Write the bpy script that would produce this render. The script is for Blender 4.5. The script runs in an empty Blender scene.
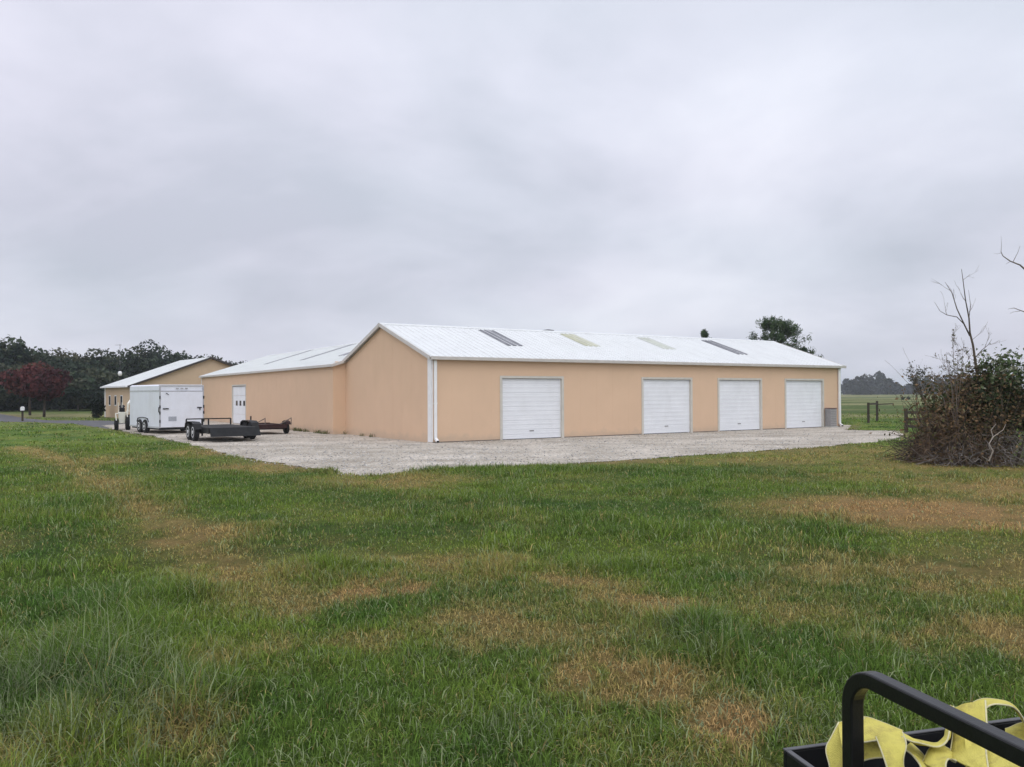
import bpy, bmesh, math, random
import numpy as np
from mathutils import Vector, Matrix, Euler
R = math.radians
rng = np.random.default_rng(7)
random.seed(7)
S = bpy.context.scene
COL = S.collection

# ------------------------------------------------------------------ camera
F_PX, HY, ROLL, CAMH = 819.48, 393.68, -0.0043, 1.881
PITCH = math.atan((HY - 383.5) / F_PX)
cam = bpy.data.cameras.new('camera')
cam.sensor_width = 36.0
cam.lens = F_PX / 1024 * 36.0
cam.clip_start, cam.clip_end = 0.05, 20000
co = bpy.data.objects.new('camera', cam)
COL.objects.link(co)
co.matrix_world = (Matrix.Translation((0, 0, CAMH)) @ Matrix.Rotation(math.pi / 2 + PITCH, 4, 'X') @ Matrix.Rotation(ROLL, 4, 'Z'))
S.camera = co

# ------------------------------------------------------------------ sky, sun, exposure
SUN_EL, SUN_AZ = R(50), R(178)          # azimuth clockwise from +Y: behind the camera, a little to the right
W = bpy.data.worlds.new('World')
S.world = W
W.use_nodes = True
nt = W.node_tree
for n in list(nt.nodes):
    nt.nodes.remove(n)
def N(t, **k):
    n = nt.nodes.new(t)
    for a, b in k.items():
        setattr(n, a, b)
    return n
L = nt.links.new
def M(op, a, b=None, c=None, clamp=False):
    n = N('ShaderNodeMath', operation=op, use_clamp=clamp)
    for i, v in enumerate((a, b, c)):
        if v is None: continue
        if isinstance(v, (int, float)): n.inputs[i].default_value = v
        else: L(v, n.inputs[i])
    return n.outputs[0]
tc = N('ShaderNodeTexCoord')
sep = N('ShaderNodeSeparateXYZ'); L(tc.outputs['Generated'], sep.inputs[0])
zz = M('MAXIMUM', sep.outputs['Z'], 0.0)
den = M('ADD', zz, 0.30)
cx_ = M('DIVIDE', sep.outputs['X'], den); cy_ = M('DIVIDE', sep.outputs['Y'], den)
cmb = N('ShaderNodeCombineXYZ'); L(cx_, cmb.inputs[0]); L(cy_, cmb.inputs[1])
def noise(scale, detail, rough, dist, off):
    mp = N('ShaderNodeMapping'); mp.inputs['Location'].default_value = off; L(cmb.outputs[0], mp.inputs[0])
    n = N('ShaderNodeTexNoise'); n.inputs['Scale'].default_value = scale; n.inputs['Detail'].default_value = detail
    n.inputs['Roughness'].default_value = rough; n.inputs['Distortion'].default_value = dist
    L(mp.outputs[0], n.inputs['Vector']); return n.outputs['Fac']
n1 = noise(1.0, 6, 0.5, 0.3, (3.1, 1.7, 0)); n2 = noise(2.6, 7, 0.5, 0.4, (9.1, 4.7, 0)); n3 = noise(0.4, 3, 0.5, 0.2, (1.2, 8.2, 3))
cl = M('ADD', M('MULTIPLY', n1, 0.8), M('MULTIPLY', n2, 0.2))
rp = N('ShaderNodeValToRGB')
rp.color_ramp.elements[0].position = 0.36; rp.color_ramp.elements[0].color = (0.555, 0.60, 0.68, 1)
rp.color_ramp.elements[1].position = 0.66; rp.color_ramp.elements[1].color = (0.865, 0.895, 0.975, 1)
e = rp.color_ramp.elements.new(0.5); e.color = (0.705, 0.74, 0.83, 1)
L(cl, rp.inputs[0])
hue = N('ShaderNodeValToRGB'); L(n3, hue.inputs[0])
hue.color_ramp.elements[0].position = 0.36; hue.color_ramp.elements[0].color = (0.965, 1.005, 1.0, 1)
hue.color_ramp.elements[1].position = 0.62; hue.color_ramp.elements[1].color = (1.035, 0.985, 1.012, 1)
tint = N('ShaderNodeMixRGB', blend_type='MULTIPLY'); tint.inputs[0].default_value = 1.0
L(rp.outputs[0], tint.inputs[1]); L(hue.outputs[0], tint.inputs[2])
# a layer of cloud is brighter overhead and towards the veiled sun behind the camera
up = N('ShaderNodeMapRange'); up.interpolation_type = 'SMOOTHSTEP'; L(sep.outputs['Z'], up.inputs[0])
for i, v in zip((1, 2, 3, 4), (0.0, 0.42, 1.0, 1.16)): up.inputs[i].default_value = v
up2 = N('ShaderNodeMapRange'); up2.interpolation_type = 'SMOOTHSTEP'; L(sep.outputs['Z'], up2.inputs[0])
for i, v in zip((1, 2, 3, 4), (0.42, 1.0, 0.0, 0.22)): up2.inputs[i].default_value = v
sd = Vector((math.sin(SUN_AZ) * math.cos(SUN_EL), math.cos(SUN_AZ) * math.cos(SUN_EL), math.sin(SUN_EL)))
dt = N('ShaderNodeVectorMath', operation='DOT_PRODUCT'); L(tc.outputs['Generated'], dt.inputs[0]); dt.inputs[1].default_value = sd
glow = N('ShaderNodeMapRange'); glow.interpolation_type = 'SMOOTHSTEP'; L(dt.outputs['Value'], glow.inputs[0])
for i, v in zip((1, 2, 3, 4), (0.0, 1.0, 0.0, 0.7)): glow.inputs[i].default_value = v
gain = M('MULTIPLY', M('ADD', M('ADD', up.outputs[0], up2.outputs[0]), glow.outputs[0]), 10.0)
vm = N('ShaderNodeVectorMath', operation='SCALE'); L(tint.outputs[0], vm.inputs[0]); L(gain, vm.inputs['Scale'])
sky = N('ShaderNodeTexSky', sky_type='NISHITA'); sky.sun_disc = False
sky.sun_elevation = SUN_EL; sky.sun_rotation = SUN_AZ; sky.dust_density = 3.0
mixs = N('ShaderNodeMixRGB'); mixs.inputs[0].default_value = 0.94
L(sky.outputs[0], mixs.inputs[1]); L(vm.outputs[0], mixs.inputs[2])
bg = N('ShaderNodeBackground'); bg.inputs['Strength'].default_value = 0.1; L(mixs.outputs[0], bg.inputs[0])
wo = N('ShaderNodeOutputWorld'); L(bg.outputs[0], wo.inputs[0])

sl = bpy.data.lights.new('sun', 'SUN'); sl.energy = 0.55; sl.angle = R(40); sl.color = (1, 0.965, 0.92)
so = bpy.data.objects.new('sun', sl); COL.objects.link(so)
so.rotation_euler = (-sd).to_track_quat('-Z', 'Y').to_euler()
so.location = sd * 60
S.view_settings.view_transform = 'Standard'; S.view_settings.look = 'None'
S.view_settings.gamma = 1; S.view_settings.use_curve_mapping = False
S.view_settings.exposure = 0.0
S.cycles.max_bounces = 6; S.cycles.diffuse_bounces = 3; S.cycles.glossy_bounces = 2
S.cycles.volume_bounces = 1
HAZE = 0.00034

# ------------------------------------------------------------------ measuring: a pixel of the photograph as a point of the place
_F = np.array([0, math.cos(PITCH), math.sin(PITCH)]); _U = np.array([0, -math.sin(PITCH), math.cos(PITCH)])
def ray(px, py):
    x0, y0 = px - 512, py - 383.5
    c, s = math.cos(-ROLL), math.sin(-ROLL)
    x, y = x0 * c - y0 * s, x0 * s + y0 * c
    return _F + np.array([1, 0, 0]) * x / F_PX - _U * y / F_PX
def ground(px, py, z=0.0):
    d = ray(px, py); t = (z - CAMH) / d[2]; p = d * t
    return Vector((p[0], p[1], z))
def at(px, py, Y):
    d = ray(px, py); p = d * (Y / d[1])
    return Vector((p[0], p[1], p[2] + CAMH))

# ------------------------------------------------------------------ materials
def lin(r, g, b):
    f = lambda c: (c / 255 / 12.92) if c / 255 <= 0.04045 else ((c / 255 + 0.055) / 1.055) ** 2.4
    return (f(r), f(g), f(b), 1)
MATS = {}
def mat(name, col, rough=0.7, var=0.12, scale=3.0, bump=0.0, bscale=40, spec=0.3, metal=0.0, stain=None, col2=None, stretch=(1, 1, 1), transl=0.0):
    if name in MATS: return MATS[name]
    m = bpy.data.materials.new(name); m.use_nodes = True
    t = m.node_tree; b = t.nodes['Principled BSDF']
    b.inputs['Roughness'].default_value = rough; b.inputs['Metallic'].default_value = metal
    b.inputs['Specular IOR Level'].default_value = spec
    tcn = t.nodes.new('ShaderNodeTexCoord'); mp = t.nodes.new('ShaderNodeMapping'); mp.inputs['Scale'].default_value = stretch
    t.links.new(tcn.outputs['Object'], mp.inputs[0])
    nz = t.nodes.new('ShaderNodeTexNoise'); nz.inputs['Scale'].default_value = scale; nz.inputs['Detail'].default_value = 6
    nz.inputs['Roughness'].default_value = 0.65
    t.links.new(mp.outputs[0], nz.inputs['Vector'])
    r = t.nodes.new('ShaderNodeValToRGB')
    c = np.array(col[:3]); c2 = np.array(col2[:3]) if col2 else c * (1 + var)
    r.color_ramp.elements[0].position = 0.3; r.color_ramp.elements[1].position = 0.7
    r.color_ramp.elements[0].color = (*(c * (1 - var)), 1); r.color_ramp.elements[1].color = (*c2, 1)
    t.links.new(nz.outputs['Fac'], r.inputs[0]); out = r.outputs[0]
    if stain:
        n2 = t.nodes.new('ShaderNodeTexNoise'); n2.inputs['Scale'].default_value = stain[1]; n2.inputs['Detail'].default_value = 8
        n2.inputs['Roughness'].default_value = 0.7
        mp2 = t.nodes.new('ShaderNodeMapping'); mp2.inputs['Scale'].default_value = stain[3]
        t.links.new(tcn.outputs['Object'], mp2.inputs[0]); t.links.new(mp2.outputs[0], n2.inputs['Vector'])
        mr = t.nodes.new('ShaderNodeMapRange'); mr.inputs[1].default_value = 0.5; mr.inputs[2].default_value = 0.75
        mr.inputs[4].default_value = stain[2]
        t.links.new(n2.outputs['Fac'], mr.inputs[0])
        mx = t.nodes.new('ShaderNodeMixRGB'); mx.inputs[2].default_value = stain[0]
        t.links.new(mr.outputs[0], mx.inputs[0]); t.links.new(out, mx.inputs[1]); out = mx.outputs[0]
    t.links.new(out, b.inputs['Base Color'])
    if bump:
        nb = t.nodes.new('ShaderNodeTexNoise'); nb.inputs['Scale'].default_value = bscale; nb.inputs['Detail'].default_value = 5
        t.links.new(mp.outputs[0], nb.inputs['Vector'])
        bp = t.nodes.new('ShaderNodeBump'); bp.inputs['Strength'].default_value = bump; bp.inputs['Distance'].default_value = 0.02
        t.links.new(nb.outputs['Fac'], bp.inputs['Height']); t.links.new(bp.outputs[0], b.inputs['Normal'])
    MATS[name] = m
    return m
WALL = mat('tan_wall', (0.66, 0.463, 0.313, 1), 0.75, 0.03, 0.7, 0.05, 3, 0.25, stain=((0.56, 0.40, 0.265, 1), 0.7, 0.28, (1, 1, 0.6)))
WALL2 = mat('tan_wall_old', (0.58, 0.43, 0.29, 1), 0.75, 0.06, 0.7, 0.05, 3, 0.25)
ROOF = mat('white_metal_roof', (0.70, 0.715, 0.70, 1), 0.42, 0.03, 1.2, 0.0, spec=0.4, stain=((0.50, 0.50, 0.48, 1), 1.6, 0.38, (1, 0.16, 1)))
TRIM = mat('white_trim', (0.78, 0.78, 0.77, 1), 0.5, 0.06, 4)
GUTT = mat('cream_trim', (0.56, 0.53, 0.49, 1), 0.5, 0.08, 3)
JAMB = mat('grey_jamb', (0.55, 0.52, 0.46, 1), 0.6, 0.08, 3)
DOORM = mat('white_door', (0.80, 0.81, 0.83, 1), 0.45, 0.04, 1.5, stain=((0.6, 0.6, 0.6, 1), 1.5, 0.3, (1, 1, 0.5)))
SKYG = mat('grey_skylight', (0.20, 0.20, 0.215, 1), 0.35, 0.25, 2.5)
SKYY = mat('yellowed_skylight', (0.50, 0.50, 0.36, 1), 0.35, 0.15, 2.5)
SKYP = mat('pale_skylight', (0.56, 0.58, 0.50, 1), 0.35, 0.12, 2.5)
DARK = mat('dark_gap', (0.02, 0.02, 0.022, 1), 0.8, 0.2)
BLACK = mat('black_paint', (0.006, 0.006, 0.007, 1), 0.45, 0.3, 9, 0.05, 90, 0.4, stain=((0.03, 0.027, 0.024, 1), 14, 0.35, (1, 1, 1)))
BLACKM = mat('black_steel', (0.012, 0.012, 0.013, 1), 0.6, 0.3, 6, 0.1, 60, 0.3, stain=((0.04, 0.032, 0.026, 1), 5, 0.4, (1, 1, 1)))
RUBBER = mat('tyre_rubber', (0.018, 0.018, 0.018, 1), 0.85, 0.3, 10, 0.2, 60)
RIM = mat('white_rim', (0.72, 0.72, 0.72, 1), 0.45, 0.1, 8)
RED = mat('maroon_paint', (0.028, 0.010, 0.010, 1), 0.6, 0.35, 8, 0.1, 60, stain=((0.10, 0.05, 0.03, 1), 9, 0.5, (1, 1, 1)))
WHITEV = mat('white_vehicle', (0.74, 0.76, 0.82, 1), 0.35, 0.04, 2, spec=0.5, stain=((0.55, 0.54, 0.52, 1), 1.2, 0.3, (1, 1, 0.4)))
CREAM = mat('cream_vehicle', (0.70, 0.68, 0.60, 1), 0.4, 0.08, 5)
WOOD = mat('weathered_wood', (0.05, 0.04, 0.03, 1), 0.9, 0.35, 10, 0.3, 50, stretch=(1, 1, .2))
BARK = mat('bark', (0.075, 0.06, 0.05, 1), 0.95, 0.4, 8, 0.4, 30)
TWIG = mat('grey_twig', (0.17, 0.14, 0.12, 1), 0.95, 0.4, 5)
TWIGD = mat('dark_twig', (0.06, 0.047, 0.036, 1), 0.95, 0.5, 4, col2=(0.14, 0.11, 0.08, 1))
TWIGB = mat('brown_twig', (0.10, 0.06, 0.036, 1), 0.95, 0.4, 4, col2=(0.27, 0.19, 0.13, 1))
PALE = mat('pale_dead_wood', (0.30, 0.26, 0.22, 1), 0.9, 0.15, 6)
STRAP = mat('yellow_webbing', (0.63, 0.56, 0.13, 1), 0.8, 0.12, 14, 0.25, 350, 0.2, stain=((0.30, 0.23, 0.09, 1), 18, 0.8, (1, 1, 1)))
STRAPE = mat('pale_webbing_edge', (0.58, 0.54, 0.32, 1), 0.85, 0.2, 30)
GREYM = mat('grey_metal', (0.26, 0.25, 0.245, 1), 0.5, 0.15, 6)
REDL = mat('red_lens', (0.30, 0.015, 0.012, 1), 0.3, 0.1)
PLATE = mat('licence_plate', (0.36, 0.38, 0.42, 1), 0.4, 0.25, 25)
GLASS = mat('dark_pane', (0.035, 0.04, 0.05, 1), 0.12, 0.2, 3, spec=0.6)

def attr_mat(name, attr, rough=0.8, transl=0.25, var=0.25, vscale=1.2, spec=0.2):
    m = bpy.data.materials.new(name); m.use_nodes = True
    t = m.node_tree; b = t.nodes['Principled BSDF']; out = t.nodes['Material Output']
    b.inputs['Roughness'].default_value = rough; b.inputs['Specular IOR Level'].default_value = spec
    a = t.nodes.new('ShaderNodeAttribute'); a.attribute_name = attr
    src = a.outputs['Color']
    t.links.new(src, b.inputs['Base Color'])
    if transl:
        tr = t.nodes.new('ShaderNodeBsdfTranslucent'); t.links.new(src, tr.inputs[0])
        mx = t.nodes.new('ShaderNodeMixShader'); mx.inputs[0].default_value = transl
        t.links.new(b.outputs[0], mx.inputs[1]); t.links.new(tr.outputs[0], mx.inputs[2]); t.links.new(mx.outputs[0], out.inputs[0])
    return m
LEAF = attr_mat('foliage', 'col', 0.75, 0.2)
BLADE = attr_mat('grass_blades', 'col', 0.75, 0.25, spec=0.12)

# ------------------------------------------------------------------ mesh helpers
def link(name, me, parent=None, m=None, label=None):
    o = bpy.data.objects.new(name, me); COL.objects.link(o)
    if m: me.materials.append(m)
    if parent: o.parent = parent
    if label: o['label'] = label
    return o
def thing(name, label, cat, loc=(0, 0, 0), rz=0.0, group=None):
    o = bpy.data.objects.new(name, None); COL.objects.link(o)
    o.location = loc; o.rotation_euler = (0, 0, rz); o.empty_display_size = 0.3
    tag(o, label, cat, group); return o
def tag(o, label, cat, group=None):
    o['label'] = label; o['category'] = cat
    if group: o['group'] = group
class MB:
    def __init__(s): s.v = []; s.f = []
    def add(s, vs, fs):
        k = len(s.v); s.v += [tuple(v) for v in vs]; s.f += [tuple(i + k for i in f) for f in fs]; return s
    def box(s, a, b):
        x0, y0, z0 = a; x1, y1, z1 = b
        return s.add([(x0, y0, z0), (x1, y0, z0), (x1, y1, z0), (x0, y1, z0), (x0, y0, z1), (x1, y0, z1), (x1, y1, z1), (x0, y1, z1)],
                     [(0, 3, 2, 1), (4, 5, 6, 7), (0, 1, 5, 4), (1, 2, 6, 5), (2, 3, 7, 6), (3, 0, 4, 7)])
    def bar(s, p, q, w, d=None, upv=(0, 0, 1)):
        p, q = Vector(p), Vector(q); d = d or w
        t = (q - p).normalized(); u = Vector(upv)
        if abs(t.dot(u)) > 0.98: u = Vector((0, 1, 0))
        a = t.cross(u).normalized() * w / 2; c = a.cross(t).normalized() * d / 2
        vs = [p - a - c, p + a - c, p + a + c, p - a + c, q - a - c, q + a - c, q + a + c, q - a + c]
        return s.add(vs, [(0, 3, 2, 1), (4, 5, 6, 7), (0, 1, 5, 4), (1, 2, 6, 5), (2, 3, 7, 6), (3, 0, 4, 7)])
    def tube(s, pts, rad, n=8, cap=True):
        pts = [Vector(p) for p in pts]
        if not hasattr(rad, '__len__'): rad = [rad] * len(pts)
        k = len(s.v); ref = None
        for i, p in enumerate(pts):
            t = (pts[min(i + 1, len(pts) - 1)] - pts[max(i - 1, 0)]).normalized()
            if ref is None: ref = t.orthogonal().normalized()
            ref = (ref - t * ref.dot(t)); ref = ref.normalized() if ref.length > 1e-6 else t.orthogonal().normalized()
            b = t.cross(ref)
            for j in range(n):
                an = 2 * math.pi * j / n
                s.v.append(tuple(p + (ref * math.cos(an) + b * math.sin(an)) * rad[i]))
        for i in range(len(pts) - 1):
            for j in range(n):
                s.f.append((k + i * n + j, k + i * n + (j + 1) % n, k + (i + 1) * n + (j + 1) % n, k + (i + 1) * n + j))
        if cap and n > 2:
            s.f.append(tuple(k + j for j in range(n))[::-1]); s.f.append(tuple(k + (len(pts) - 1) * n + j for j in range(n)))
        return s
    def cyl(s, p, q, r, n=20): return s.tube([p, q], r, n)
    def lathe(s, prof, axis_p, axis_d, n=24):
        ax = Vector(axis_d).normalized(); ref = ax.orthogonal().normalized(); b = ax.cross(ref); p0 = Vector(axis_p); k = len(s.v)
        for (r, h) in prof:
            for j in range(n):
                an = 2 * math.pi * j / n; s.v.append(tuple(p0 + ax * h + (ref * math.cos(an) + b * math.sin(an)) * r))
        for i in range(len(prof) - 1):
            for j in range(n):
                s.f.append((k + i * n + j, k + i * n + (j + 1) % n, k + (i + 1) * n + (j + 1) % n, k + (i + 1) * n + j))
        s.f.append(tuple(k + j for j in range(n))[::-1]); s.f.append(tuple(k + (len(prof) - 1) * n + j for j in range(n)))
        return s
    def prism(s, poly, y0, y1, f=lambda a, y, b: (a, y, b)):
        n = len(poly)
        s.add([f(a, y0, b) for a, b in poly] + [f(a, y1, b) for a, b in poly],
              [tuple(range(n)), tuple(range(2 * n - 1, n - 1, -1))] + [(i, i + n, (i + 1) % n + n, (i + 1) % n) for i in range(n)])
        return s
    def build(s, name, m, parent=None, label=None, smooth=False, bevel=0.0):
        me = bpy.data.meshes.new(name); me.from_pydata(s.v, [], s.f)
        bm = bmesh.new(); bm.from_mesh(me); bmesh.ops.recalc_face_normals(bm, faces=bm.faces); bm.to_mesh(me); bm.free()
        if smooth: me.polygons.foreach_set('use_smooth', [True] * len(me.polygons))
        o = link(name, me, parent, m, label)
        if bevel:
            md = o.modifiers.new('bevel', 'BEVEL'); md.width = bevel; md.segments = 2; md.limit_method = 'ANGLE'
        return o
def mesh_np(name, V, starts_sizes, idx, cols=None):
    """V n x 3, face sizes, flat indices, colours per vertex"""
    me = bpy.data.meshes.new(name)
    me.vertices.add(len(V)); me.vertices.foreach_set('co', np.ascontiguousarray(V, np.float32).ravel())
    sizes = starts_sizes; st = np.concatenate([[0], np.cumsum(sizes)[:-1]]).astype(np.int32)
    me.loops.add(len(idx)); me.loops.foreach_set('vertex_index', idx.astype(np.int32))
    me.polygons.add(len(sizes)); me.polygons.foreach_set('loop_start', st)
    try: me.polygons.foreach_set('loop_total', sizes.astype(np.int32))
    except Exception: pass
    if cols is not None:
        a = me.attributes.new('col', 'FLOAT_COLOR', 'POINT')
        c = np.ones((len(V), 4), np.float32); c[:, :3] = cols; a.data.foreach_set('color', c.ravel())
    me.update(calc_edges=True); me.validate()
    return me

# smooth value noise in numpy
_T = rng.random((256, 256))
def vnoise(x, y):
    xi = np.floor(x).astype(int); yi = np.floor(y).astype(int); fx = x - xi; fy = y - yi
    fx = fx * fx * (3 - 2 * fx); fy = fy * fy * (3 - 2 * fy)
    g = lambda a, b: _T[a & 255, b & 255]
    return (g(xi, yi) * (1 - fx) + g(xi + 1, yi) * fx) * (1 - fy) + (g(xi, yi + 1) * (1 - fx) + g(xi + 1, yi + 1) * fx) * fy
def fbm(x, y, o=5):
    s = 0; a = 0.5; t = 0
    for i in range(o):
        s = s + a * vnoise(x * 2 ** i + 17.3 * i, y * 2 ** i + 9.1 * i); t += a; a *= 0.55
    return s / t

# ------------------------------------------------------------------ the lawn: where it is dry, where the gravel and the road lie
def gp(l): return np.array([ground(*p)[:2] for p in l])
GRAVEL = gp([(112, 428.6), (128, 432.2), (160, 437.5), (200, 447.5), (232, 455), (262, 461.5), (300, 466), (335, 472.5), (362, 476), (385, 475), (420, 470.5),
             (470, 468), (520, 466), (580, 463), (640, 459), (700, 455), (760, 451), (820, 446.5), (860, 443.5), (897, 440.5), (904, 434.5), (893, 430.6), (846, 430.2)])
GRAVEL = np.vstack([GRAVEL, [[19.5, 47], [-19, 70], [-24, 58], [-26, 52]]])
ROAD = gp([(-120, 423), (0, 421.5), (40, 422.2), (75, 424), (100, 427.5), (116, 430), (131, 432.5), (150, 431), (133, 424), (112, 420.5), (80, 420.3), (50, 420.3),
           (28, 418.5), (10, 415.5), (-10, 412.3), (-60, 409), (-140, 408.5), (-200, 412)])
def sdist(P, poly):
    """signed distance to a polygon, inside positive"""
    a = poly; b = np.roll(poly, -1, 0); d = np.full(len(P), 1e9); ins = np.zeros(len(P), bool)
    for (ax, ay), (bx, by) in zip(a, b):
        ex, ey = bx - ax, by - ay; wx, wy = P[:, 0] - ax, P[:, 1] - ay
        t = np.clip((wx * ex + wy * ey) / (ex * ex + ey * ey), 0, 1)
        d = np.minimum(d, np.hypot(wx - t * ex, wy - t * ey))
        c = (ay > P[:, 1]) != (by > P[:, 1])
        with np.errstate(divide='ignore', invalid='ignore'):
            ins ^= c & (P[:, 0] < ex * (P[:, 1] - ay) / (by - ay) + ax)
    return np.where(ins, d, -d)
# (px, py, half width px, half height px, strength, rust 0..1)
PATCH = [(205, 536, 34, 12, .8, .4), (90, 462, 40, 5, .5, .3), (255, 572, 40, 15, .7, .4),
         (382, 590, 30, 13, .95, .8), (480, 562, 70, 9, .55, .3), (560, 577, 45, 9, .7, .5), (612, 596, 42, 12, .85, .55), (495, 630, 55, 17, .65, .35), (570, 662, 32, 22, .8, .7),
         (640, 690, 48, 20, .85, .5), (712, 742, 50, 28, .95, .75), (250, 664, 45, 12, .5, .2), (150, 725, 40, 16, .5, .6), (360, 655, 30, 9, .4, .4),
         (928, 511, 118, 13, 1.1, .9), (995, 521, 90, 11, .9, .85), (1000, 488, 80, 9, .8, .6), (850, 452, 100, 6, .5, .5), (700, 461, 190, 3.5, .5, .5), (940, 466, 100, 8, .6, .45), (880, 478, 90, 5, .4, .4),
         (900, 568, 110, 13, .6, .3), (990, 640, 50, 24, .75, .45), (900, 645, 45, 14, .4, .4), (1010, 560, 60, 20, .5, .3), (400, 480, 70, 5, .55, .5), (280, 466, 60, 5, .65, .5), (200, 452, 40, 4, .5, .5),
         (20, 745, 40, 20, .3, .3), (770, 600, 60, 16, .35, .3), (0, 540, 60, 10, .25, .2)]
_pw = []
for (px, py, rx, ry, st, ru) in PATCH:
    g = ground(px, py); D = g.y; _pw.append((g.x, g.y, rx * D / F_PX, ry * D * D / (F_PX * CAMH), st, ru))
TRACK = [[ground(*p_)[:2] for p_ in l_] for l_ in ([(20, 447), (52, 458), (82, 472), (118, 490), (158, 514), (205, 543), (250, 573), (300, 606)], [(300, 545), (420, 566), (520, 590), (600, 640), (680, 700), (740, 760)])]
def dryness(x, y):
    wx = x + 1.0 * (fbm(x * .55, y * .55, 3) - .5) + .5 * (fbm(x * 3.1 + 40, y * 3.1, 2) - .5)
    wy = y + 1.5 * (fbm(x * .55 + 50, y * .55 + 9, 3) - .5) + .5 * (fbm(x * 3.1, y * 3.1 + 70, 2) - .5)
    d = np.zeros_like(x); ru = np.zeros_like(x)
    for (gx, gy, ax, ay, st, r) in _pw:
        q = ((wx - gx) / ax) ** 2 + ((wy - gy) / ay) ** 2
        w = st * np.exp(-0.5 * q ** 1.4)
        d = np.maximum(d, w); ru = np.maximum(ru, r * w)
    for l_, st_, wd_, r_ in zip(TRACK, (.60, .22), (.50, .5), (.25, .55)):
        dd = np.full_like(x, 1e9)
        for (ax, ay), (bx, by) in zip(l_[:-1], l_[1:]):
            ex, ey = bx - ax, by - ay; px_, py_ = x + .35 * (wx - x) - ax, y + .35 * (wy - y) - ay
            t_ = np.clip((px_ * ex + py_ * ey) / (ex * ex + ey * ey), 0, 1); dd = np.minimum(dd, np.hypot(px_ - t_ * ex, py_ - t_ * ey))
        w = st_ * np.exp(-(dd / wd_) ** 2); d = np.maximum(d, w); ru = np.maximum(ru, r_ * w)
    base = np.clip((fbm(x * .45 + 5, y * .30 + 31, 5) - .52) * 1.4, 0, .16)
    mott = (fbm(x * 2.3, y * 2.3 + 13, 5) - .5) * 1.3
    fine = fbm(x * 6.5 + 31, y * 5 + 77, 3) - .5
    d = np.clip(d * 1.25 * (1 + mott * 1.3 + fine * 1.2), 0, 1)
    return np.clip(d * .92 + base * .8 + mott * .16 + fine * .22, 0, 1), np.clip(ru + (fbm(x * .8 + 90, y * .8, 3) - .5) * .3, 0, 1)
G2 = np.array([0.132, 0.190, 0.030]); G3 = np.array([0.062, 0.122, 0.023])
ST = np.array([0.290, 0.228, 0.078]); RU = np.array([0.40, 0.25, 0.105])
def lawn_col(x, y):
    d, ru = dryness(x, y)
    k = fbm(x * .8 + 3, y * .8 + 61, 4)[:, None]; k = np.clip((k - .3) / .4, 0, 1)
    g = G3 * (1 - k) + G2 * k
    dr = ST * (1 - ru[:, None]) + RU * ru[:, None]
    return d, ru, g * (1 - d[:, None]) + dr * d[:, None]

def terrain(x, y):
    r = np.hypot(x, y)
    z = 0.05 * (fbm(x * .25, y * .25, 3) - .5) * np.clip((r - 1) / 4, 0, 1) * np.clip((21 - y) / 8, 0, 1)
    far = np.clip((r - 80) / 300, 0, 1)
    return z + far * 1.6 * (fbm(x * .012 + 7, y * .012, 3) - .52)

# one sheet of ground out to the horizon, dense near the camera
rad = [0.0]; r = 0.6
while r < 3100:
    rad.append(r); r *= 1.03 if r > 14 else 1.022
rad = np.array(rad[1:]); NA = 900
ang = np.concatenate([np.linspace(R(-42), R(42), 640, endpoint=False), np.linspace(R(42), R(318), NA - 640, endpoint=False)])
RR, AA = np.meshgrid(rad, ang, indexing='ij'); GX = (RR * np.sin(AA)).ravel(); GY = (RR * np.cos(AA)).ravel()
GX = np.append(GX, 0.0); GY = np.append(GY, 0.0)
sdg = sdist(np.c_[GX, GY], GRAVEL); sdr = sdist(np.c_[GX, GY], ROAD)
GZ = terrain(GX, GY) - 0.10 * np.clip(np.maximum(sdg, sdr) / 0.8, 0, 1)
_, _, gc = lawn_col(GX, GY)
dist = np.hypot(GX, GY)
# beyond the mown lawn the pasture is streaked with pale dry grass
fm = np.clip((GY - 46) / 20, 0, 1) * np.clip((dist - 44) / 10, 0, 1)
stk = np.clip((fbm(GX * .02 + 3, GY * .09 + 8, 5) - .40) * 4.0, 0, 1)
past = np.array([0.070, 0.105, 0.026])[None] * (1 - stk[:, None]) + np.array([0.22, 0.21, 0.095])[None] * stk[:, None]
gc = gc * (.48 + .52 * np.clip((dist - 10) / 30, 0, 1))[:, None]      # thatch darkened close by: shade between the blades put into its colour
gc = gc * (1 - fm[:, None]) + past * fm[:, None]
fringe = np.exp(-((np.maximum(sdg, sdr) + .12) / .35) ** 2)[:, None]
gc = gc * (1 - .6 * fringe) + np.array([0.21, 0.155, 0.085]) * .6 * fringe
gc *= (0.72 + 0.5 * fbm(GX * 5, GY * 5, 3))[:, None]
nr = len(rad); i0 = np.arange(nr - 1)[:, None] * NA; j = np.arange(NA)[None]; jn = (j + 1) % NA
quads = np.stack([i0 + j, i0 + NA + j, i0 + NA + jn, i0 + jn], -1).reshape(-1, 4)
tri = np.stack([np.full(NA, nr * NA), np.arange(NA), (np.arange(NA) + 1) % NA], -1)
sizes = np.concatenate([np.full(len(quads), 4), np.full(NA, 3)])
me = mesh_np('ground', np.c_[GX, GY, GZ], sizes, np.concatenate([quads.ravel(), tri.ravel()]), gc)
gm = attr_mat('lawn_soil', 'col', 0.95, 0.0, spec=0.08)
t = gm.node_tree; b = t.nodes['Principled BSDF']
tcn = t.nodes.new('ShaderNodeTexCoord')
nz = t.nodes.new('ShaderNodeTexNoise'); nz.inputs['Scale'].default_value = 14; nz.inputs['Detail'].default_value = 8; nz.inputs['Roughness'].default_value = .75
t.links.new(tcn.outputs['Object'], nz.inputs['Vector'])
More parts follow.
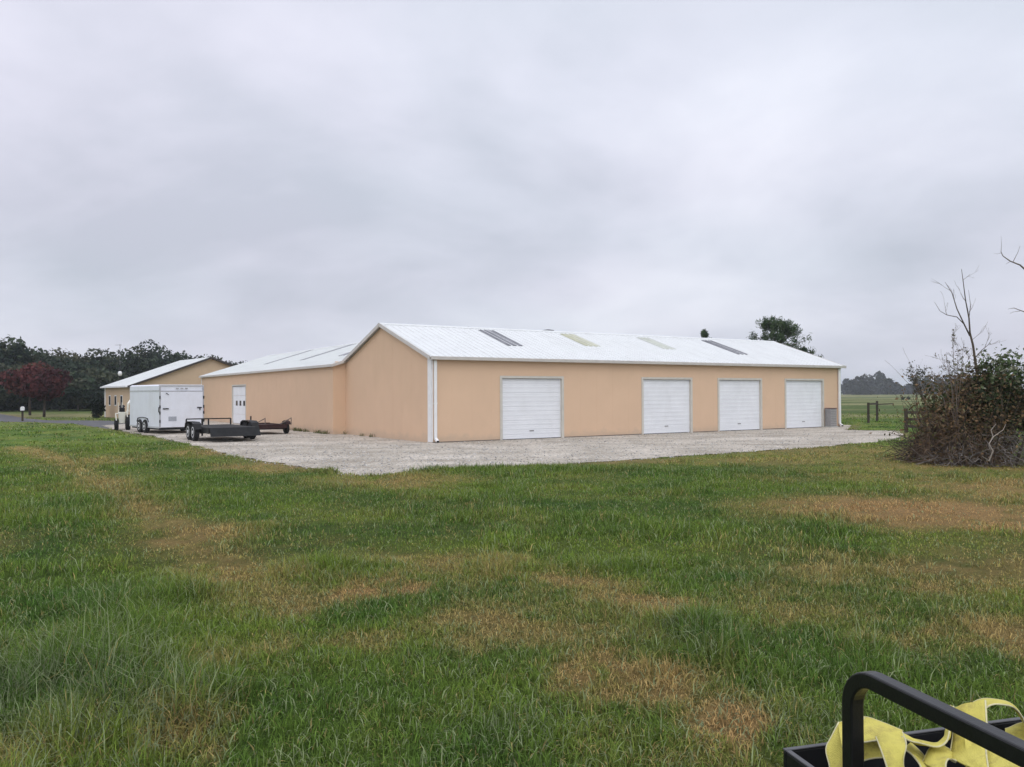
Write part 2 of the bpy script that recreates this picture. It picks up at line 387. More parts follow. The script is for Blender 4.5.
mr = t.nodes.new('ShaderNodeMapRange'); mr.inputs[1].default_value = .3; mr.inputs[2].default_value = .7; mr.inputs[3].default_value = .55; mr.inputs[4].default_value = 1.4
t.links.new(nz.outputs['Fac'], mr.inputs[0])
vmx = t.nodes.new('ShaderNodeVectorMath'); vmx.operation = 'SCALE'
at_n = [n for n in t.nodes if n.type == 'ATTRIBUTE'][0]
t.links.new(at_n.outputs['Color'], vmx.inputs[0]); t.links.new(mr.outputs[0], vmx.inputs['Scale']); t.links.new(vmx.outputs[0], b.inputs['Base Color'])
bp = t.nodes.new('ShaderNodeBump'); bp.inputs['Strength'].default_value = .6; bp.inputs['Distance'].default_value = .04
t.links.new(nz.outputs['Fac'], bp.inputs['Height']); t.links.new(bp.outputs[0], b.inputs['Normal'])
go = link('ground', me, None, gm); go['kind'] = 'structure'
me.polygons.foreach_set('use_smooth', np.ones(len(me.polygons), bool))

def sheet(name, poly, z, m, wob, step, seed):
    """a flat sheet with a ragged outline"""
    pts = []
    n = len(poly)
    for i in range(n):
        a, b_ = poly[i], poly[(i + 1) % n]; k = max(1, int(np.hypot(*(b_ - a)) / step))
        for q in range(k): pts.append(a + (b_ - a) * q / k)
    pts = np.array(pts)
    nx = fbm(pts[:, 0] * 1.7 + seed, pts[:, 1] * 1.7, 4) - .5; ny = fbm(pts[:, 0] * 1.7, pts[:, 1] * 1.7 + seed, 4) - .5
    pts = pts + np.c_[nx, ny] * wob
    bm = bmesh.new()
    f = bm.faces.new([bm.verts.new((p[0], p[1], z)) for p in pts])
    bmesh.ops.triangulate(bm, faces=[f])
    bmesh.ops.recalc_face_normals(bm, faces=bm.faces)
    me = bpy.data.meshes.new(name); bm.to_mesh(me); bm.free()
    if me.polygons[0].normal.z < 0: me.flip_normals()
    o = link(name, me, None, m); o['kind'] = 'structure'; return o
BROT_ = math.pi / 2 - 1.0006
# gravel: pale crushed limestone
gv = bpy.data.materials.new('crushed_limestone'); gv.use_nodes = True
t = gv.node_tree; b = t.nodes['Principled BSDF']; b.inputs['Roughness'].default_value = .95; b.inputs['Specular IOR Level'].default_value = .1
tcn = t.nodes.new('ShaderNodeTexCoord')
def gn(kind, sc, **k):
    n = t.nodes.new(kind); n.inputs['Scale'].default_value = sc
    for a, v in k.items(): n.inputs[a].default_value = v
    t.links.new(tcn.outputs['Object'], n.inputs['Vector']); return n
vo = gn('ShaderNodeTexVoronoi', 22); vo2 = gn('ShaderNodeTexVoronoi', 31); nb = gn('ShaderNodeTexNoise', .55, Detail=6.0, Roughness=.65); nf = gn('ShaderNodeTexNoise', 4.5, Detail=9.0, Roughness=.8)
def rampn(src, els):
    rr = t.nodes.new('ShaderNodeValToRGB'); rr.color_ramp.elements[0].position, rr.color_ramp.elements[0].color = els[0]; rr.color_ramp.elements[1].position, rr.color_ramp.elements[1].color = els[-1]
    for p_, c_ in els[1:-1]: q = rr.color_ramp.elements.new(p_); q.color = c_
    t.links.new(src, rr.inputs[0]); return rr.outputs[0]
sc_ = t.nodes.new('ShaderNodeSeparateColor'); t.links.new(vo.outputs['Color'], sc_.inputs[0])
base = rampn(sc_.outputs[0], [(0, (.36, .335, .30, 1)), (.35, (.52, .485, .43, 1)), (1, (.70, .665, .60, 1))])
dirt = rampn(nb.outputs['Fac'], [(.38, (.74, .72, .68, 1)), (.62, (1.05, 1.03, 1.0, 1))])
fine = rampn(nf.outputs['Fac'], [(.33, (.66, .65, .63, 1)), (.62, (1.1, 1.1, 1.1, 1))])
def mul(a, c):
    mx = t.nodes.new('ShaderNodeMixRGB'); mx.blend_type = 'MULTIPLY'; mx.inputs[0].default_value = 1
    t.links.new(a, mx.inputs[1]); t.links.new(c, mx.inputs[2]); return mx.outputs[0]
rm_ = t.nodes.new('ShaderNodeMapping'); rm_.inputs['Rotation'].default_value = (0, 0, -BROT_); rm_.inputs['Scale'].default_value = (.09, .6, 1); t.links.new(tcn.outputs['Object'], rm_.inputs[0])
rn_ = t.nodes.new('ShaderNodeTexNoise'); rn_.inputs['Scale'].default_value = 1.0; rn_.inputs['Detail'].default_value = 4; t.links.new(rm_.outputs[0], rn_.inputs['Vector'])
ruts = rampn(rn_.outputs['Fac'], [(.38, (.90, .885, .86, 1)), (.60, (1.04, 1.03, 1.02, 1))])
t.links.new(mul(mul(mul(base, dirt), fine), ruts), b.inputs['Base Color'])
bp = t.nodes.new('ShaderNodeBump'); bp.inputs['Strength'].default_value = .8; bp.inputs['Distance'].default_value = .03; bp.invert = True
t.links.new(vo.outputs['Distance'], bp.inputs['Height']); t.links.new(bp.outputs[0], b.inputs['Normal'])
sheet('gravel_yard', GRAVEL, 0.0, gv, 0.9, 0.3, 3.0)
ASPH = mat('worn_asphalt', (0.115, 0.115, 0.12, 1), .9, .2, 1.1, .3, 60, .15)
sheet('road', ROAD, -0.012, ASPH, 0.5, 0.5, 8.0)

# loose stones along the ragged gravel edge and scattered in the yard
def stones():
    n = 5200
    px = rng.uniform(150, 900, n * 3); py = rng.uniform(430, 480, n * 3)
    P = np.array([ground(a, c)[:2] for a, c in zip(px, py)]); s = sdist(P, GRAVEL); P = P[(s > -.25)][:n]
    k = len(P); V = []; F = []
    base = np.array([(1, 0, 0), (-1, 0, 0), (0, 1, 0), (0, -1, 0), (0, 0, 1), (0, 0, -1)], float)
    tr = np.array([(0, 2, 4), (2, 1, 4), (1, 3, 4), (3, 0, 4), (2, 0, 5), (1, 2, 5), (3, 1, 5), (0, 3, 5)])
    sz = rng.uniform(.012, .04, k); V = base[None] * sz[:, None, None] * rng.uniform(.5, 1.2, (k, 6, 1)) * np.array([1, 1, .6])
    V[:, :, 0] += P[:, 0:1]; V[:, :, 1] += P[:, 1:2]; V[:, :, 2] += .008
    F = (tr[None] + (np.arange(k) * 6)[:, None, None]).reshape(-1, 3)
    c = np.repeat(rng.uniform(.25, .68, k)[:, None] * np.array([[1, .97, .92]]), 6, 0)
    me = mesh_np('loose_gravel', V.reshape(-1, 3), np.full(len(F), 3), F.ravel(), c)
    o = link('loose_gravel', me, None, attr_mat('stone', 'col', .95, 0)); o['kind'] = 'stuff'; tag(o, 'loose pale limestone chips lying over the gravel yard', 'gravel')
stones()

# ------------------------------------------------------------------ the long storage building with its rear wing
BX, BY, YAW = -3.0951, 31.5483, 1.0006
BROT = math.pi / 2 - YAW
BL, BW, EH, RH = 25.17, 9.3, 3.30, 4.86
bld = thing('storage_building', 'long tan metal storage building with four white garage doors, white roof and a rear wing', 'building', (BX, BY, 0), BROT)
DOORS = [3.166, 10.747, 15.651, 20.59]; DW, DH = 3.053, 2.51
T = .16
mb = MB(); u = 0
for d0 in DOORS:
    mb.box((u, 0, 0), (d0, T, EH)); mb.box((d0, 0, DH), (d0 + DW, T, EH)); u = d0 + DW
mb.box((u, 0, 0), (BL, T, EH))
# shallow ribs of the sheet siding
for k in range(1, int(BL / .9)):
    x = k * .9
    if all(not (d0 - .1 < x < d0 + DW + .1) for d0 in DOORS): mb.box((x - .018, -.0022, .02), (x + .018, -.0005, EH - .1))
    else: mb.box((x - .018, -.0022, DH + .12), (x + .018, -.0005, EH - .1))
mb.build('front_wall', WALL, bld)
def gable(u0, u1, name):
    m = MB(); m.prism([(T, 0), (BW - T, 0), (BW - T, EH), (BW / 2, RH - .03), (T, EH)], u0, u1, lambda a, y, b_: (y, a, b_))
    if u0 < 1:
        for k in range(1, 10):
            y = k * .9; z = EH + (RH - EH) * (1 - abs(y - BW / 2) / (BW / 2)) - .12
            m.box((u0 - .0022, y - .018, .02), (u0 - .0005, y + .018, z))
    return m.build(name, WALL, bld)
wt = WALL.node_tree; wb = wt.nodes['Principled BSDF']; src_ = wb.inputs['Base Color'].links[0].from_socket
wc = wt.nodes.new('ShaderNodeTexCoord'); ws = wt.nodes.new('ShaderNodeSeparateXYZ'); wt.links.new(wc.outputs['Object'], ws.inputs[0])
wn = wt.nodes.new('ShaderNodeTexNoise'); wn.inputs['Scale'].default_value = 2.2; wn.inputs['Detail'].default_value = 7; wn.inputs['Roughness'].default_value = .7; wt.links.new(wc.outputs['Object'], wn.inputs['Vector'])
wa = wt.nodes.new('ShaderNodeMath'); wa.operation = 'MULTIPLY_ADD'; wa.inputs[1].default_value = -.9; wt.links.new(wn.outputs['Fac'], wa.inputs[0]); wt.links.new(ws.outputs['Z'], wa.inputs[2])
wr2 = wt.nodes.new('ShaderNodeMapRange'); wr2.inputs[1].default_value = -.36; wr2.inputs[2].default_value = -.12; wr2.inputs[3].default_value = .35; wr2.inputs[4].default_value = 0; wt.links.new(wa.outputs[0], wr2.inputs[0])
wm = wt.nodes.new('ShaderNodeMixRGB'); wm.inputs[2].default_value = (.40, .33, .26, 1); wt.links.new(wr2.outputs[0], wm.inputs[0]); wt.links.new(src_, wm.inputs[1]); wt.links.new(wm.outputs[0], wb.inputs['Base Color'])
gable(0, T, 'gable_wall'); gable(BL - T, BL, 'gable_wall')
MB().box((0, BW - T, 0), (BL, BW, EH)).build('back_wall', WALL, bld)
SL = (RH - EH) / (BW / 2)
def zroof(v): return EH + .03 + SL * (v if v <= BW / 2 else BW - v)
def roof_slope(front):
    m = MB(); o_, th = .14, .05; ue0, ue1 = -.14, BL + .14
    s = (lambda v: v) if front else (lambda v: BW - v)
    v0, v1 = -o_, BW / 2
    zz_ = lambda v: EH + .03 + SL * v
    m.add([(ue0, s(v0), zz_(v0)), (ue1, s(v0), zz_(v0)), (ue1, s(v1), zz_(v1)), (ue0, s(v1), zz_(v1)),
           (ue0, s(v0), zz_(v0) + th), (ue1, s(v0), zz_(v0) + th), (ue1, s(v1), zz_(v1) + th), (ue0, s(v1), zz_(v1) + th)],
          [(0, 3, 2, 1), (4, 5, 6, 7), (0, 1, 5, 4), (1, 2, 6, 5), (2, 3, 7, 6), (3, 0, 4, 7)])
    k = 0
    x = ue0 + .1
    while x < ue1 - .05:
        m.add([(x - .03, s(v0 + .01), zz_(v0 + .01) + th + .001), (x + .03, s(v0 + .01), zz_(v0 + .01) + th + .001), (x + .03, s(v1 - .12), zz_(v1 - .12) + th + .001), (x - .03, s(v1 - .12), zz_(v1 - .12) + th + .001),
               (x - .012, s(v0 + .01), zz_(v0 + .01) + th + .036), (x + .012, s(v0 + .01), zz_(v0 + .01) + th + .036), (x + .012, s(v1 - .12), zz_(v1 - .12) + th + .036), (x - .012, s(v1 - .12), zz_(v1 - .12) + th + .036)],
              [(4, 5, 6, 7), (0, 1, 5, 4), (1, 2, 6, 5), (2, 3, 7, 6), (3, 0, 4, 7)])
        x += .3
    return m.build('roof', ROOF, bld)
r_front = roof_slope(True); r_back = roof_slope(False)
zt = lambda v: EH + .03 + SL * v + .05
m = MB(); rw = .2
for s in (lambda v: v, lambda v: BW - v):
    m.add([(-.17, s(BW / 2 - rw), zt(BW / 2 - rw) + .03), (BL + .17, s(BW / 2 - rw), zt(BW / 2 - rw) + .03), (BL + .17, s(BW / 2), zt(BW / 2) + .035), (-.17, s(BW / 2), zt(BW / 2) + .035),
           (-.17, s(BW / 2 - rw), zt(BW / 2 - rw) + .004), (BL + .17, s(BW / 2 - rw), zt(BW / 2 - rw) + .004)], [(0, 1, 2, 3), (0, 4, 5, 1)])
m.build('ridge_cap', ROOF, r_front)
for (u0, w, v0, v1, mm, lb) in ((4.55, .86, 1.72, 4.2, SKYG, 'dark grey skylight panel'), (9.13, .86, 2.1, 4.15, SKYY, 'yellowed skylight panel'), (14.02, .80, 2.05, 4.1, SKYP, 'pale greenish skylight panel'), (18.7, .82, 1.5, 4.1, SKYG, 'dark grey skylight panel')):
    m = MB(); z0, z1 = zt(v0) + .03, zt(v1) + .03
    m.add([(u0, v0, z0), (u0 + w, v0, z0), (u0 + w, v1, z1), (u0, v1, z1), (u0, v0, z0 - .024), (u0 + w, v0, z0 - .024), (u0 + w, v1, z1 - .024), (u0, v1, z1 - .024)],
          [(0, 1, 2, 3), (0, 4, 5, 1), (1, 5, 6, 2), (2, 6, 7, 3), (3, 7, 4, 0)])
    for k in range(4): x = u0 + w * (k + .5) / 4; m.bar((x, v0 + .01, z0 + .008), (x, v1 - .01, z1 + .008), .03, .016)
    m.build('skylight', mm, bld, lb)
# rake trim, gutter, corners, downspouts
for uu in (-.155, BL + .155):
    m = MB()
    for s in (lambda v: v, lambda v: BW - v):
        m.bar((uu, s(-.14), zt(-.14) - .055), (uu, s(BW / 2), zt(BW / 2) - .055), .028, .15)
    m.build('rake_trim', GUTT, bld)
m = MB(); m.prism([(-.29, EH - .10), (-.155, EH - .10), (-.155, EH + .03), (-.31, EH + .03)], -.12, BL + .12, lambda a, y, b_: (y, a, b_)); m.build('gutter', GUTT, bld, bevel=.01)
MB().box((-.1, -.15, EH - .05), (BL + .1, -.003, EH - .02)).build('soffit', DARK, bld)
for uu, sgn in ((0, -1), (BL, 1)):
    m = MB(); m.box((uu - .012 if sgn < 0 else uu - .1, -.014, .02), (uu + .045 if sgn < 0 else uu + .012, -.002, EH - .06))
    m.box((min(uu, uu + sgn * .014), -.014, .02), (max(uu, uu + sgn * .014), .32, EH - .02)); m.build('corner_trim', TRIM, bld)
for uu in (.125, BL - .22):
    m = MB(); m.box((uu - .055, -.12, .16), (uu + .055, -.03, EH - .12)); m.bar((uu, -.075, .17), (uu, -.26, .06), .11, .09)
    m.box((uu - .07, -.13, 1.5), (uu + .07, -.02, 1.54)); ds = m.build('downspout', TRIM, bld, bevel=.012)
    MB().bar((uu, -.245, .068), (uu, -.275, .05), .095, .075).build('outlet', DARK, ds)
# a thin dark strip along the foot of the front wall, between the doors
u = 0.0; FOOT = mat('dark_foot', (.15, .13, .11, 1), .95, .3, 6)
for d0 in DOORS + [BL + .0]:
    m = MB(); m.box((u + .02, -.012, -.12), (d0 - .06, -.001, .035)); u = d0 + DW + .04
    m.build('foot_strip', FOOT, bld)
for d0 in DOORS:
    m = MB(); ns = 13; hh = (DH - .03) / ns
    for k in range(ns):
        z0 = .02 + k * hh
        prof = [(0, z0 + .004), (0, z0 + hh * .46), (.012, z0 + hh * .5), (.0, z0 + hh * .54), (0, z0 + hh - .006), (.03, z0 + hh - .006), (.03, z0 + .004)]
        m.prism(prof, d0 + .035, d0 + DW - .035, lambda a, y, b_: (y, a + .085, b_))
    m.box((d0 + .036, .116, .02), (d0 + DW - .036, .13, DH - .01)); dr = m.build('garage_door', DOORM, bld)
    m = MB(); m.box((d0 - .075, -.022, .0), (d0 + .035, .12, DH)); m.box((d0 + DW - .035, -.022, 0), (d0 + DW + .075, .12, DH)); m.box((d0 - .075, -.022, DH), (d0 + DW + .075, .12, DH + .1)); m.build('frame', JAMB, dr)
    MB().box((d0 + .04, .07, .001), (d0 + DW - .04, .11, .024)).build('bottom_seal', DARK, dr)
    MB().box((d0 + DW / 2 - .1, .06, .32), (d0 + DW / 2 + .1, .083, .36)).build('handle', GREYM, dr)
# dark inside behind the doors
# turbine vent just behind the ridge
m = MB(); m.lathe([(.2, 0), (.2, .2), (.34, .22), (.38, .32), (.30, .42), (.06, .46)], (9.3, BW / 2 + .75, zt(BW / 2 - .75) - .05), (0, 0, 1), 18)
m.build('roof_vent', mat('dark_vent', (.06, .06, .065, 1), .5, .3, 8), bld, smooth=True)
# the rear wing
AU0, AV0, AV1, AUR = -.62, 9.0, 37.2, 4.45
AE, AR = 3.27, 4.90; ASL = (AR - AE) / (AUR - AU0); AU1 = 2 * AUR - AU0
AD0, AD1, ADH = 24.5, 27.84, 2.46
m = MB(); m.box((AU0, AV0, 0), (AU0 + T, AD0, AE)); m.box((AU0, AD0, ADH), (AU0 + T, AD1, AE)); m.box((AU0, AD1, 0), (AU0 + T, AV1, AE))
for k in range(1, 31):
    y = AV0 + k * .9
    m.box((AU0 - .0022, y - .018, .02 if not AD0 - .1 < y < AD1 + .1 else ADH + .12), (AU0 - .0005, y + .018, AE - .1))
m.box((AU0 + T, AV0, 0), (T + .1, AV0 + T, AE + .18)); m.build('wing_wall', WALL, bld)
MB().box((AU1 - T, BW + .01, 0), (AU1, AV1, AE)).build('wing_wall', WALL, bld)
m = MB(); m.prism([(AU0 + T, 0), (AU1 - T, 0), (AU1 - T, AE), (AUR, AR - .03), (AU0 + T, AE)], AV1 - T, AV1); m.build('wing_gable', WALL, bld)
az = lambda u_: AE + .03 + ASL * (u_ - AU0)
def wing_slope(left):
    s = (lambda u_: u_) if left else (lambda u_: 2 * AUR - u_)
    m = MB(); ua, ub = AU0 - .14, AUR; va, vb = AV0 - .18, AV1 + .14; vr = 4.9; th = .05
    vv = lambda u_: va if u_ < .4 else va + (vr - va) * (u_ - .4) / (ub - .4)
    us = [ua, .4, ub]
    P = [(s(a), vv(a), az(a)) for a in us] + [(s(a), vb, az(a)) for a in us]
    Q = [(x, y, z + th) for x, y, z in P]
    m.add(P + Q, [(0, 1, 4, 3), (1, 2, 5, 4), (6, 9, 10, 7), (7, 10, 11, 8), (0, 3, 9, 6), (3, 4, 10, 9), (4, 5, 11, 10), (0, 6, 7, 1), (1, 7, 8, 2)])
    y = 9.2
    while y < vb - .05:
        m.bar((s(ua + .01), y, az(ua) + th + .012), (s(ub - .12), y, az(ub - .12) + th + .012), .04, .024); y += .3
    return m.build('wing_roof', ROOF, bld)
wr = wing_slope(True); wing_slope(False)
m = MB()
for s in (lambda a: a, lambda a: 2 * AUR - a):
    a0 = AUR - .2
    m.add([(s(a0), 4.95, az(a0) + .085), (s(a0), AV1 + .17, az(a0) + .085), (s(AUR), AV1 + .17, az(AUR) + .09), (s(AUR), 4.95, az(AUR) + .09), (s(a0), AV1 + .17, az(a0) + .055), (s(a0), 4.95, az(a0) + .055)], [(0, 1, 2, 3), (0, 5, 4, 1)])
m.build('ridge_cap', ROOF, wr)
m = MB(); m.bar((AU0 - .155, AV0 - .18, AE - .02), (AU0 - .155, AV1 + .14, AE - .02), .028, .12); m.build('eave_trim', GUTT, bld)
m = MB(); m.bar((AU0 - .15, AV0 - .195, az(AU0 - .15) - .01), (.25, AV0 - .195, az(.25) - .01), .028, .13); m.build('rake_trim', GUTT, bld); m = MB(); m.bar((AU0 - .14, AV1 + .155, az(AU0 - .14)), (AUR, AV1 + .155, az(AUR)), .028, .13); m.build('rake_trim', GUTT, bld)
MB().box((AU0 - .014, AV1 - .16, .02), (AU0 - .002, AV1 + .012, AE - .09)).build('corner_trim', TRIM, bld)
for v0 in (11.8, 18.0, 25.5):
    m = MB(); ua, ub = 1.0, 4.15; z0, z1 = az(ua) + .08, az(ub) + .08; w = .8
    m.add([(ua, v0, z0), (ua, v0 + w, z0), (ub, v0 + w, z1), (ub, v0, z1), (ua, v0, z0 - .026), (ua, v0 + w, z0 - .026), (ub, v0 + w, z1 - .026), (ub, v0, z1 - .026)], [(0, 1, 2, 3), (0, 4, 5, 1), (1, 5, 6, 2), (2, 6, 7, 3), (3, 7, 4, 0)])
    m.build('skylight', SKYG, bld, 'grey skylight panel on the rear wing')
m = MB()
for k in range(4):
    z0 = .02 + k * .605; m.box((AU0 + .05, AD0 + .03, z0), (AU0 + .09, AD1 - .03, z0 + .595))
wd = m.build('wing_door', DOORM, bld)
m = MB(); m.box((AU0 - .02, AD0 - .07, 0), (AU0 + .12, AD0 + .03, ADH)); m.box((AU0 - .02, AD1 - .03, 0), (AU0 + .12, AD1 + .07, ADH)); m.box((AU0 - .02, AD0 - .07, ADH), (AU0 + .12, AD1 + .07, ADH + .09)); m.build('frame', JAMB, wd)
for k in range(3):
    v0 = AD0 + .35 + k * .92; MB().box((AU0 + .04, v0, 1.18), (AU0 + .049, v0 + .42, 1.50)).build('window_pane', GLASS, wd)

# the louvred box by the last garage door
g = Vector((BX, BY, 0)) + Matrix.Rotation(BROT, 3, 'Z') @ Vector((23.98, -.24, 0))
cu = thing('condenser_unit', 'grey louvred metal cooling unit on the gravel beside the last garage door', 'cooling unit', g, BROT)
MB().box((-.27, -.17, .06), (.27, .17, 1.0)).build('casing', GREYM, cu, bevel=.015)
m = MB()
for k in range(9): m.box((-.24, -.186, .13 + k * .093), (.24, -.173, .18 + k * .093))
m.build('louvre_grille', mat('light_louvre', (.36, .34, .33, 1), .5, .1), cu)
MB().box((-.29, -.20, 1.001), (.29, .18, 1.04)).build('lid', mat('rusty_lid', (.17, .10, .085, 1), .7, .3, 9), cu, bevel=.008)
MB().box((-.32, -.22, -.02), (.32, .2, .058)).build('base_slab', mat('slab', (.4, .39, .36, 1), .9), cu)

# ------------------------------------------------------------------ the second building at the left
b2 = Vector((-30.3, 65.0, 0)); BR2 = R(39.2); w2, l2, e2, r2 = 12.7, 7.9, 2.66, 4.98
barn = thing('tan_barn', 'smaller tan barn with shallow white gable roof far behind the white trailer', 'barn', b2, BR2)
m = MB(); m.prism([(0, 0), (w2, 0), (w2, e2), (w2 / 2, r2 - .03), (0, e2)], 0, .15); m.build('gable_wall', WALL2, barn)
m = MB(); m.prism([(0, 0), (w2, 0), (w2, e2), (w2 / 2, r2 - .03), (0, e2)], l2 - .15, l2); m.build('gable_wall', WALL2, barn)
MB().box((0, .15, 0), (.15, l2 - .15, e2)).build('side_wall', WALL2, barn); MB().box((w2 - .15, .15, 0), (w2, l2 - .15, e2)).build('side_wall', WALL2, barn)
s2 = (r2 - e2) / (w2 / 2)
for sd_ in (0, 1):
    s = (lambda a: a) if not sd_ else (lambda a: w2 - a)
    m = MB(); z_ = lambda a: e2 + .03 + s2 * a; a0, a1 = -.25, w2 / 2; y0, y1 = -.3, l2 + .25
    P = [(s(a0), y0, z_(a0)), (s(a1), y0, z_(a1)), (s(a1), y1, z_(a1)), (s(a0), y1, z_(a0))]; Q = [(x, y, z + .06) for x, y, z in P]
    m.add(P + Q, [(0, 1, 2, 3), (4, 7, 6, 5), (0, 4, 5, 1), (1, 5, 6, 2), (2, 6, 7, 3), (3, 7, 4, 0)])
    y = y0 + .3
    while y < y1 - .2: m.bar((s(a0 + .01), y, z_(a0) + .072), (s(a1 - .05), y, z_(a1 - .05) + .072), .05, .024); y += .45
    m.build('roof', ROOF, barn)
m = MB(); m.bar((-.24, -.312, e2 - .10), (w2 / 2, -.312, r2 + .04), .02, .16); m.bar((w2 + .24, -.312, e2 - .04), (w2 / 2, -.312, r2 + .04), .02, .16); m.build('rake_trim', mat('brown_trim', (.06, .05, .045, 1), .7), barn)
MB().box((-.38, -.28, e2 - .14), (-.26, l2 + .23, e2 - .03)).build('gutter', TRIM, barn)
MB().bar((-.06, l2 - .2, .0), (-.06, l2 - .2, e2 - .16), .1).build('downspout', TRIM, barn)
for y in (2.2, 4.1, 6.0):
    w_ = MB().box((-.012, y, 1.0), (-.002, y + .7, 1.9)).build('window', TRIM, barn)
    MB().box((-.02, y + .09, 1.08), (-.013, y + .61, 1.82)).build('pane', GLASS, w_)

# ------------------------------------------------------------------ trailers and tractor
def wheel(parent, x, y, r, w, rimmat=RIM, out=1, rr=.56):
    """axle along local x; out = side of the visible rim"""
    m = MB(); rv = r
    m.lathe([(r * .55, -w / 2), (r * .9, -w / 2), (r, -w * .36), (r, w * .36), (r * .9, w / 2), (r * .55, w / 2)], (x, y, rv), (1, 0, 0), 26)
    t_ = m.build('wheel', RUBBER, parent, smooth=False)
    m = MB(); m.lathe([(r * rr, -w * .40), (r * rr, w * .51), (r * rr * .86, w * .53), (r * rr * .8, w * .40), (r * .22, w * .42), (r * .2, w * .56), (.02, w * .57)] if out > 0 else
                      [(.02, -w * .57), (r * .2, -w * .56), (r * .22, -w * .42), (r * rr * .8, -w * .40), (r * rr * .86, -w * .53), (r * rr, -w * .51), (r * rr, w * .40)], (x, y, rv), (1, 0, 0), 22)
    m.build('rim', rimmat, t_)
    return t_
# enclosed white cargo trailer: local y runs from its rear door to its nose
ct = thing('cargo_trailer', 'white enclosed box trailer with tandem wheels and closed rear ramp door, parked on the gravel', 'trailer', (-17.0, 39.5, 0), R(42))
cw, cl, c0, c1 = 2.15, 4.4, .30, 2.40
m = MB(); m.prism([(0, c0), (cw, c0), (cw, c1 - .06), (cw - .1, c1), (.1, c1), (0, c1 - .06)], .03, cl); m.prism([(0, c0 + .1), (cw, c0 + .1), (cw * .5 + .3, c0 + .1)], cl, cl + .01)
m.build('body', WHITEV, ct, bevel=.01)
m = MB(); m.add([(0, cl, c0), (cw, cl, c0), (cw, cl, c1 - .06), (0, cl, c1 - .06), (cw / 2 - .25, cl + .55, c0 + .02), (cw / 2 + .25, cl + .55, c0 + .02), (cw / 2 + .25, cl + .5, c1 - .12), (cw / 2 - .25, cl + .5, c1 - .12)],
                [(4, 5, 6, 7), (0, 4, 7, 3), (1, 2, 6, 5), (3, 7, 6, 2), (0, 1, 5, 4)]); m.build('nose', WHITEV, ct)
ALU = mat('alu_trim', (.55, .56, .58, 1), .35, .1, metal=.3)
for a_, b_ in (((-.012, .03, c1 - .34), (-.002, cl, c1 - .27)), ((-.012, 0, c1 - .08), (cw + .012, .028, c1 - .02)), ((-.014, .03, c0 - .02), (-.002, cl, c0 + .06))): MB().box(a_, b_).build('trim_strip', ALU, ct)
MB().box((.06, -.035, c0 + .02), (cw - .06, .005, c1 - .36)).build('ramp_door', WHITEV, ct, bevel=.008)
dr = [o for o in ct.children if o.name.startswith('ramp_door')][0]
m = MB(); m.box((0, -.03, c0), (.055, .028, c1 - .1)); m.box((cw - .055, -.03, c0), (cw, .028, c1 - .1)); m.box((.055, -.028, c1 - .355), (cw - .055, .028, c1 - .30)); m.build('door_frame', mat('rear_frame', (.42, .42, .44, 1), .5, .1), ct)
for x0, x1, z in ((.15, .42, 1.20), (1.80, 2.03, 1.24)):
    mm = MB(); mm.box((x0, -.075, z), (x1, -.037, z + .05)); mm.build('latch', BLACKM, dr)
MB().box((1.92, -.07, 1.13), (1.96, -.037, 1.25)).build('latch', BLACKM, dr)
MB().bar((.30, -.045, 1.99), (.42, -.045, 1.90), .05, .02).build('latch', BLACKM, dr)
MB().box((.42, -.048, .62), (.80, -.037, .84)).build('licence_plate', PLATE, dr)
for x in (.012, cw - .012):
    for z in (.55, .95, 1.25, 1.7): MB().box((x - .028, -.055, z), (x + .028, -.031, z + .14)).build('hinge', BLACKM, ct)
for x in (-.03, cw - .005): MB().box((x, -.02, 1.05), (x + .035, .06, 1.30)).build('tail_light', REDL if x > 1 else BLACKM, ct)
for x in (.85, 1.07, 1.29): MB().box((x - .06, -.04, c1 - .2), (x + .06, -.002, c1 - .17)).build('marker_light', GREYM, ct)
for y in (1.95, 2.75):
    wheel(ct, .02, y, .335, .2, RIM, -1); wheel(ct, cw - .02, y, .335, .2, RIM, 1)
for x in (-.02, cw + .02):
    m = MB(); pts = [(x, 1.5, .55), (x, 1.62, .72), (x, 1.95, .76), (x, 2.35, .77), (x, 2.75, .76), (x, 3.08, .72), (x, 3.2, .55)]
    for a, c in zip(pts[:-1], pts[1:]): m.bar(a, c, .04, .03)
    m.build('fender', BLACKM, ct)
m = MB(); m.bar((cw / 2 - .6, cl, .42), (cw / 2, cl + 1.3, .42), .08); m.bar((cw / 2 + .6, cl, .42), (cw / 2, cl + 1.3, .42), .08); m.bar((cw / 2, cl + 1.1, 0), (cw / 2, cl + 1.1, .75), .07); m.bar((0.15, .1, .25), (0.15, cl, .25), .08, .1); m.bar((cw - .15, .1, .25), (cw - .15, cl, .25), .08, .1); m.bar((.0, .05, .25), (cw, .05, .25), .08, .1)
m.build('chassis', BLACKM, ct)

